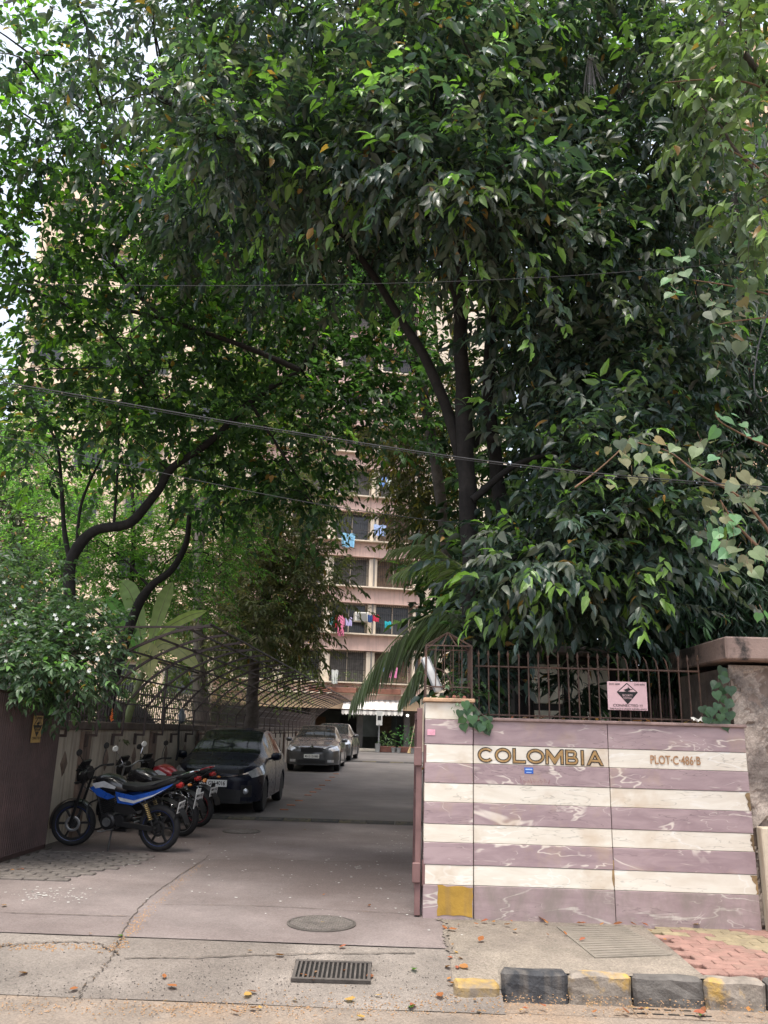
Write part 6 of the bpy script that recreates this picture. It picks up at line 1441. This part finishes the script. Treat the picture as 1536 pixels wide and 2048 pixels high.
# --- coconut palms
def frond(par, base, pts, n, ll, col, droop=.75, wd=.035, seed=0, lm=M_leaf):
    t = thing_part('frond', par, (0, 0, 0)); t.location = -Vector(par.location)
    P = catmull(pts, 14); m = len(P); b = MB(); b.tube(P, [.022 - .018 * i / (m - 1) for i in range(m)], 5); b.build('rachis', pm('palm_rachis', (.14, .16, .06), .7, 0, .2, 6, .1), t, True)
    rng = np.random.default_rng(seed); A = []
    for k in range(n):
        f = .1 + .9 * (k + .5) / n; i = min(m - 2, int(f * (m - 1))); q = P[i].lerp(P[i + 1], f * (m - 1) - i); tg = (P[i + 1] - P[i]).normalized(); sd = tg.cross(Vector((0, 0, 1))); sd = sd.normalized() if sd.length > .05 else Vector((1, 0, 0))
        for s_ in (-1, 1):
            d = tg * .55 + sd * (s_ * .65) + Vector((0, 0, -droop * (0.5 + f * .7))) + Vector(rng.normal(size=3)) * .06; l = ll * (math.sin(math.pi * (.15 + .8 * f)) ** .6) * rng.uniform(.85, 1.1)
            A.append((tuple(q), tuple(d.normalized()), tuple(sd * s_ * .7 + Vector((0, -.2, .7))), l, wd * rng.uniform(.8, 1.2), tuple(np.array(col) * rng.uniform(.7, 1.3))))
    stuff(leaves('leaflets', *[list(x) for x in zip(*A)], lm, t, 'lance')); return t
pb = at(1000, 1500, 10.6); pb.z = .17
palm = thing('palm', 'young coconut palm with drooping fronds beside the iron cage', 'palm', pb)
hd = at(990, 1270, 10.6)
b = MB(); P = catmull([pb, pb.lerp(hd, .5) + Vector((.05, 0, 0)), hd], 8); b.tube(P, [.11 - .04 * i / (len(P) - 1) + .006 * (i % 2) for i in range(len(P))], 10); o = b.build('trunk', M_bark2, palm, True); o.location = -pb
PC = (.15, .19, .10)
frond(palm, hd, [hd] + A3(10.4, (920, 1225), (850, 1235), (780, 1290), (705, 1395)), 44, .85, PC, .95, .032, 1)
frond(palm, hd, [hd] + A3(10.8, (950, 1180), (900, 1120), (850, 1090), (780, 1100)), 40, .55, (.15, .19, .08), .5, .03, 2)
frond(palm, hd, [hd] + A3(10.2, (930, 1240), (890, 1260), (840, 1330), (800, 1400)), 36, .55, PC, .9, .04, 3)
frond(palm, hd, [hd, hd + Vector((.5, .3, .5)), hd + Vector((1.1, .5, .5)), hd + Vector((1.7, .6, .0))], 40, .6, (.03, .05, .03), .8, .035, 4)
frond(palm, hd, [hd, hd + Vector((.1, .6, .7)), hd + Vector((.0, 1.4, .9)), hd + Vector((-.2, 2.1, .5))], 40, .6, PC, .7, .035, 5)
frond(palm, hd, [hd, hd + Vector((-.2, .5, .8)), hd + Vector((-.7, 1.2, 1.3)), hd + Vector((-1.4, 1.7, 1.1))], 40, .6, (.10, .14, .05), .7, .035, 6)
pb = at(938, 1480, 17.2); pb.z = .2; hd = at(800, 530, 17.2)
palm2 = thing('palm', 'tall coconut palm with hanging fronds behind the canopy in front of the pink block', 'palm', pb)
b = MB(); P = catmull([pb, pb.lerp(hd, .5) + Vector((.25, 0, 0)), hd], 12); b.tube(P, [.15 - .05 * i / (len(P) - 1) + .006 * (i % 2) for i in range(len(P))], 10); o = b.build('trunk', M_bark2, palm2, True); o.location = -pb
for k in range(13):
    a = k * 2.399; el = random.uniform(-.2, .6); h = Vector((math.cos(a), math.sin(a), 0))
    frond(palm2, hd, [hd, hd + h * .9 + Vector((0, 0, .7 + el)), hd + h * 2.0 + Vector((0, 0, .5 + el)), hd + h * 2.8 + Vector((0, 0, -.7 + el * .5)), hd + h * 3.1 + Vector((0, 0, -1.9 + el * .5))], 46, .85, (.13, .15, .05) if k % 3 else (.25, .19, .07), 1.0, .045, 30 + k, M_leafthin)
# --- banana plant
bn0 = Vector((-5.15, 14.0, .17))
bn = thing('banana_plant', 'banana plant with broad pale leaves beyond the side wall fence', 'plant', bn0)
st = at(285, 1345, 13.9); b = MB(); b.tube([bn0, bn0.lerp(st, .5), st], [.1, .085, .05], 10); o = b.build('stem', pm('banana_stem', (.16, .19, .08), .7, 0, .25, 6, .2), bn, True); o.location = -bn0
def bleaf(pts, w_, col, roll):
    P = catmull(pts, 6); m = len(P); rows = []; C = []
    for i, p in enumerate(P):
        f = i / (m - 1); tg = (P[min(i + 1, m - 1)] - P[max(0, i - 1)]).normalized(); s = tg.cross(Vector((0, -1, .25))).normalized(); s = (Matrix.Rotation(roll, 3, tg) @ s); nn = s.cross(tg)
        ww = w_ * (max(0, (f - .22) / .78) ** .4 if f > .22 else 0) * (1 - f ** 5) + .012
        rows.append([p + s * (ww * k) + nn * (abs(k) * ww * .25) + nn * (.01 * math.sin(i * 2.1) * abs(k)) for k in (-1, -.5, 0, .5, 1)])
    b = MB(); b.grid(rows); me = b.mesh('leaf', M_leafthin, True); ca = me.color_attributes.new('Col', 'FLOAT_COLOR', 'POINT')
    cc = []
    for i in range(len(me.vertices)):
        k = 1.35 + .2 * ((i // 5) % 2) ; cc += [col[0] * k, col[1] * k, col[2] * k, 1]
    ca.data.foreach_set('color', cc); o = inst('leaf', me, bn, -bn0)
    b = MB(); b.tube(P, [.014 - .01 * i / (m - 1) for i in range(m)], 5); r = b.build('midrib', pm('banana_midrib', (.25, .30, .12), .6, 0, .2, 6, 0), o)
for pts, w_, col, roll in ((((285, 1345), (270, 1280), (245, 1230), (210, 1190)), .17, (.13, .26, .09), .3), (((285, 1345), (280, 1260), (262, 1190), (240, 1160)), .22, (.25, .32, .16), .0), (((285, 1345), (310, 1260), (330, 1200), (345, 1165)), .2, (.22, .27, .12), -.2), (((288, 1345), (320, 1270), (370, 1235), (412, 1222)), .12, (.30, .33, .16), .9), (((285, 1345), (320, 1290), (360, 1300), (400, 1340)), .17, (.26, .25, .14), .2), (((285, 1345), (290, 1305), (300, 1310), (300, 1355)), .22, (.34, .32, .18), .1), (((285, 1345), (262, 1300), (250, 1300), (238, 1350)), .16, (.13, .18, .07), .2)):
    bleaf(A3(13.8, *pts), w_, col, roll)
# grey bare trunk behind
b = MB(); q0 = at(405, 1450, 20); q0.z = .2; q1 = at(398, 1105, 20); b.tube(catmull([q0, q0.lerp(q1, .5), q1, q1 + Vector((0, 0, 1.5))], 6), .13, 10)
tt = thing('bare_palm', 'bare pale grey palm trunk beyond the banana plant', 'palm', q0); o = b.build('trunk', pm('pale_palm_bark', (.16, .14, .12), .9, 0, .3, 6, .5), tt, True); o.location = -q0
b = MB()
for k in range(9):
    z = q0.z + .5 + k * .55; b.torus(.135, .012, 14, 5, Matrix.Translation((q0.lerp(q1, (z - q0.z) / (q1.z - q0.z)).x, q0.y, z)))
o = stuff(b.build('leaf_scars', M_bark2, tt, True)); o.location = -q0

# --- creepers on the wall
def creeper(name, label, pts, leavesuv, Y, base):
    t = thing(name, label, 'vine', base); b = MB(); b.tube(catmull(pts, 6), .004, 5); o = b.build('stem', M_bark2, t, True); o.location = -Vector(base)
    rng = np.random.default_rng(len(leavesuv)); cols = [(.05, .11, .055), (.065, .14, .06), (.045, .09, .05)]; mes = []
    for q in cols:
        T, Fc = TM['heart']; me = bpy.data.meshes.new('leaf'); me.from_pydata(T.tolist(), [], Fc.tolist()); ca = me.color_attributes.new('Col', 'FLOAT_COLOR', 'POINT'); ca.data.foreach_set('color', np.tile(np.array([*q, 1.]), len(T)).astype('f')); me.materials.append(M_leaf); mes.append(me)
    for u, v in leavesuv:
        p = at(u, v, Y + rng.normal(0, .03)) - Vector(base); d = Vector((rng.normal(0, .5), -.15, -1)).normalized(); nn = Vector((rng.normal(0, .4), -1, .3 + rng.normal(0, .3))); s = nn.cross(d).normalized(); uu = d.cross(s); l = rng.uniform(.085, .125)
        o = bpy.data.objects.new('leaf', mes[rng.integers(3)]); link(o, t); o.matrix_basis = Matrix(((d.x * l, s.x * l * .9, uu.x * l, p.x), (d.y * l, s.y * l * .9, uu.y * l, p.y), (d.z * l, s.z * l * .9, uu.z * l, p.z), (0, 0, 0, 1)))
    return t
creeper('creeper', 'small heart-leaved creeper hanging over the striped wall beside the pillar', [Vector((.56, 7.6, 2.0)), at(945, 1405, 7.46), at(960, 1425, 7.44), at(978, 1440, 7.44)], [(928, 1400), (936, 1415), (920, 1418), (930, 1432), (944, 1428), (948, 1410), (958, 1418), (965, 1430), (955, 1440), (970, 1440), (976, 1430), (980, 1445), (966, 1448), (940, 1442), (926, 1445), (972, 1455)], 7.44, (.56, 7.6, 2.003))
creeper('creeper', 'heart-leaved creeper climbing the left edge of the stone pier', [Vector((2.88, 7.56, 1.845)), at(1432, 1440, 7.5), at(1440, 1400, 7.48), at(1436, 1365, 7.48), at(1445, 1335, 7.5)], [(1440, 1345), (1452, 1352), (1436, 1362), (1448, 1372), (1460, 1370), (1430, 1380), (1442, 1390), (1455, 1395), (1424, 1412), (1412, 1418), (1436, 1405), (1448, 1412), (1440, 1425), (1458, 1420), (1428, 1435), (1446, 1440), (1414, 1432), (1404, 1410), (1455, 1440), (1462, 1400), (1446, 1332)], 7.47, (2.88, 7.56, 1.845))
# hanging grey aerial roots
b = MB(); random.seed(12); rp = at(1180, 110, 7.6)
for k in range(22):
    x = random.gauss(0, .04); b.tube(catmull([rp + Vector((x * .3, 0, 0)), rp + Vector((x, .02, -.25)), rp + Vector((x * 1.6, .03, -.35 - random.random() * .25))], 3), .003, 4)
o = b.build('aerial_roots', pm('grey_root', (.16, .15, .16), .9, 0, .2, 9, .2), None, True); tag(o, 'tuft of pale grey aerial roots hanging in the upper right canopy', 'roots')

# ================================================================== CABLES
def cable(label, pts, r, m=M_black):
    b = MB(); b.tube(catmull(pts, 10), r, 6); o = b.build('overhead_cable', m, None, True); tag(o, label, 'cable', None)
M_cabg = pm('weathered_cable', (.03, .031, .033), .6, 0, .2, 9, .1)
cable('thick overhead cable sloping from upper left to lower right across the gateway', [at(-700, 660, 6.2), at(0, 764, 6.3), at(512, 852, 6.35), at(1024, 928, 6.4), at(1536, 974, 6.5), at(2200, 1010, 6.6)], .0055, M_cabg)
cable('thinner cable running just below the thick sloping cable', [at(-700, 668, 6.24), at(0, 769, 6.34), at(512, 856, 6.39), at(1024, 932, 6.44), at(1536, 979, 6.54), at(2200, 1016, 6.64)], .0035)
cable('thin high cable crossing level through the dark canopy', [at(-700, 560, 6.1), at(0, 568, 6.2), at(520, 571, 6.3), at(1024, 558, 6.4), at(1480, 526, 6.5), at(2200, 470, 6.6)], .0035)
cable('thin pale wire sloping down to the right below the thick cable', [at(-500, 740, 7.5), at(0, 872, 7.4), at(512, 985, 7.4), at(820, 1035, 7.5), at(1000, 1050, 7.9), at(1100, 1055, 8.6)], .0035, M_cabg)
cable('thin dark wire rising to the right through the heart-shaped leaves', [at(1040, 1120, 8.0), at(1250, 1015, 7.4), at(1400, 930, 7.0), at(1536, 855, 6.7), at(1900, 640, 6.2)], .004)
cable('dark twin wire entering from the left edge under the bent tree crown', [at(-600, 700, 9.5), at(0, 738, 9.6), at(90, 738, 9.8), at(200, 735, 10.4)], .009)
cable('loop of grey cable hanging among the drooping leaves at right', [at(1536, 620, 6.3), at(1515, 700, 6.3), at(1508, 770, 6.3), at(1520, 795, 6.3), at(1545, 785, 6.3)], .006, M_cabg)

# ================================================================== FALLEN LEAVES
FL = [(648, 1790), (738, 1812), (905, 1890), (912, 1905), (900, 1912), (895, 1925), (950, 1948), (945, 1955), (958, 1960), (962, 1880), (685, 1895), (330, 1935), (345, 1962), (148, 1975), (500, 1898), (560, 1905), (495, 1985), (505, 1975), (330, 2003), (880, 1978), (825, 2010), (720, 2035), (505, 2018), (40, 1740), (25, 1742), (8, 1812), (1058, 1838), (1085, 1840), (1300, 1862), (1330, 1880), (1290, 1850), (1130, 1868), (1030, 1862), (1165, 1880), (1095, 1870), (48, 1928), (755, 1980), (700, 1995), (180, 1868), (420, 1688), (645, 1845), (1085, 2005), (945, 2025), (590, 1998), (1390, 1850), (870, 1720), (610, 1660), (520, 2016), (470, 2025), (740, 1938), (608, 1935), (632, 1930), (690, 1928), (625, 1942)]
random.seed(77)
FL += [(random.uniform(900, 1500), random.gauss(1848, 4)) for _ in range(16)] + [(random.uniform(1000, 1530), random.uniform(2008, 2022)) for _ in range(16)] + [(random.gauss(900, 14), random.uniform(1850, 1960)) for _ in range(8)]
GRN = [(828, 1928), (822, 2015), (1400, 2028), (240, 1875)]
def dry_mesh(col, seed):
    T = np.array([(0, 0, 0), (.3, .32, .12), (.3, 0, .0), (.3, -.32, .10), (.65, .3, .16), (.65, 0, .03), (.65, -.28, .10), (1, 0, .16)]); T[:, 2] += np.random.default_rng(seed).normal(0, .03, 8); T[:, 0] -= .5
    _, Fc = TM['ovate']; me = bpy.data.meshes.new('fallen_leaf'); me.from_pydata(T.tolist(), [], Fc.tolist()); ca = me.color_attributes.new('Col', 'FLOAT_COLOR', 'POINT'); ca.data.foreach_set('color', np.tile(np.array([*col, 1.]), 8).astype('f')); me.materials.append(M_leafdull); return me
DM = [dry_mesh(c, i) for i, c in enumerate(((.28, .11, .045), (.34, .16, .06), (.20, .08, .04), (.40, .25, .08), (.24, .15, .09), (.30, .10, .06)))]; GM = [dry_mesh((.10, .19, .05), 9)]
random.seed(31)
for lst, ms, lab, grp in ((FL, DM, 'dry brown or orange fallen leaf lying on the paving by the gateway', 'dry fallen leaves on the paving'), (GRN, GM, 'green fallen leaf lying on the paving near the road', 'green fallen leaves on the paving')):
    for u, v in lst:
        z = .17
        for _ in range(5): p = on(u, v, z); z = (.178 if p.x > .5 and p.y > 6.1 else ground_z(p.y)) + .014
        s_ = random.uniform(.03, .085); o = inst('fallen_leaf', random.choice(ms), None, (p.x, p.y, z + .004), (random.uniform(-.25, .25), random.uniform(-.25, .25), random.random() * 6.28), (s_, s_ * random.uniform(.6, 1.0), s_)); tag(o, lab, 'leaf', grp)
for k in range(26):
    x = .65 + random.random() * 2.3; s_ = random.uniform(.035, .07); o = inst('fallen_leaf', random.choice(DM), None, (x, 7.56 + random.random() * .1, 1.85), (random.uniform(-.4, .4), random.uniform(-.4, .4), random.random() * 6.28), (s_, s_ * .7, s_)); tag(o, 'dry leaf scrap lying along the striped wall coping under the fence', 'leaf', 'dry leaf scraps on the wall coping')
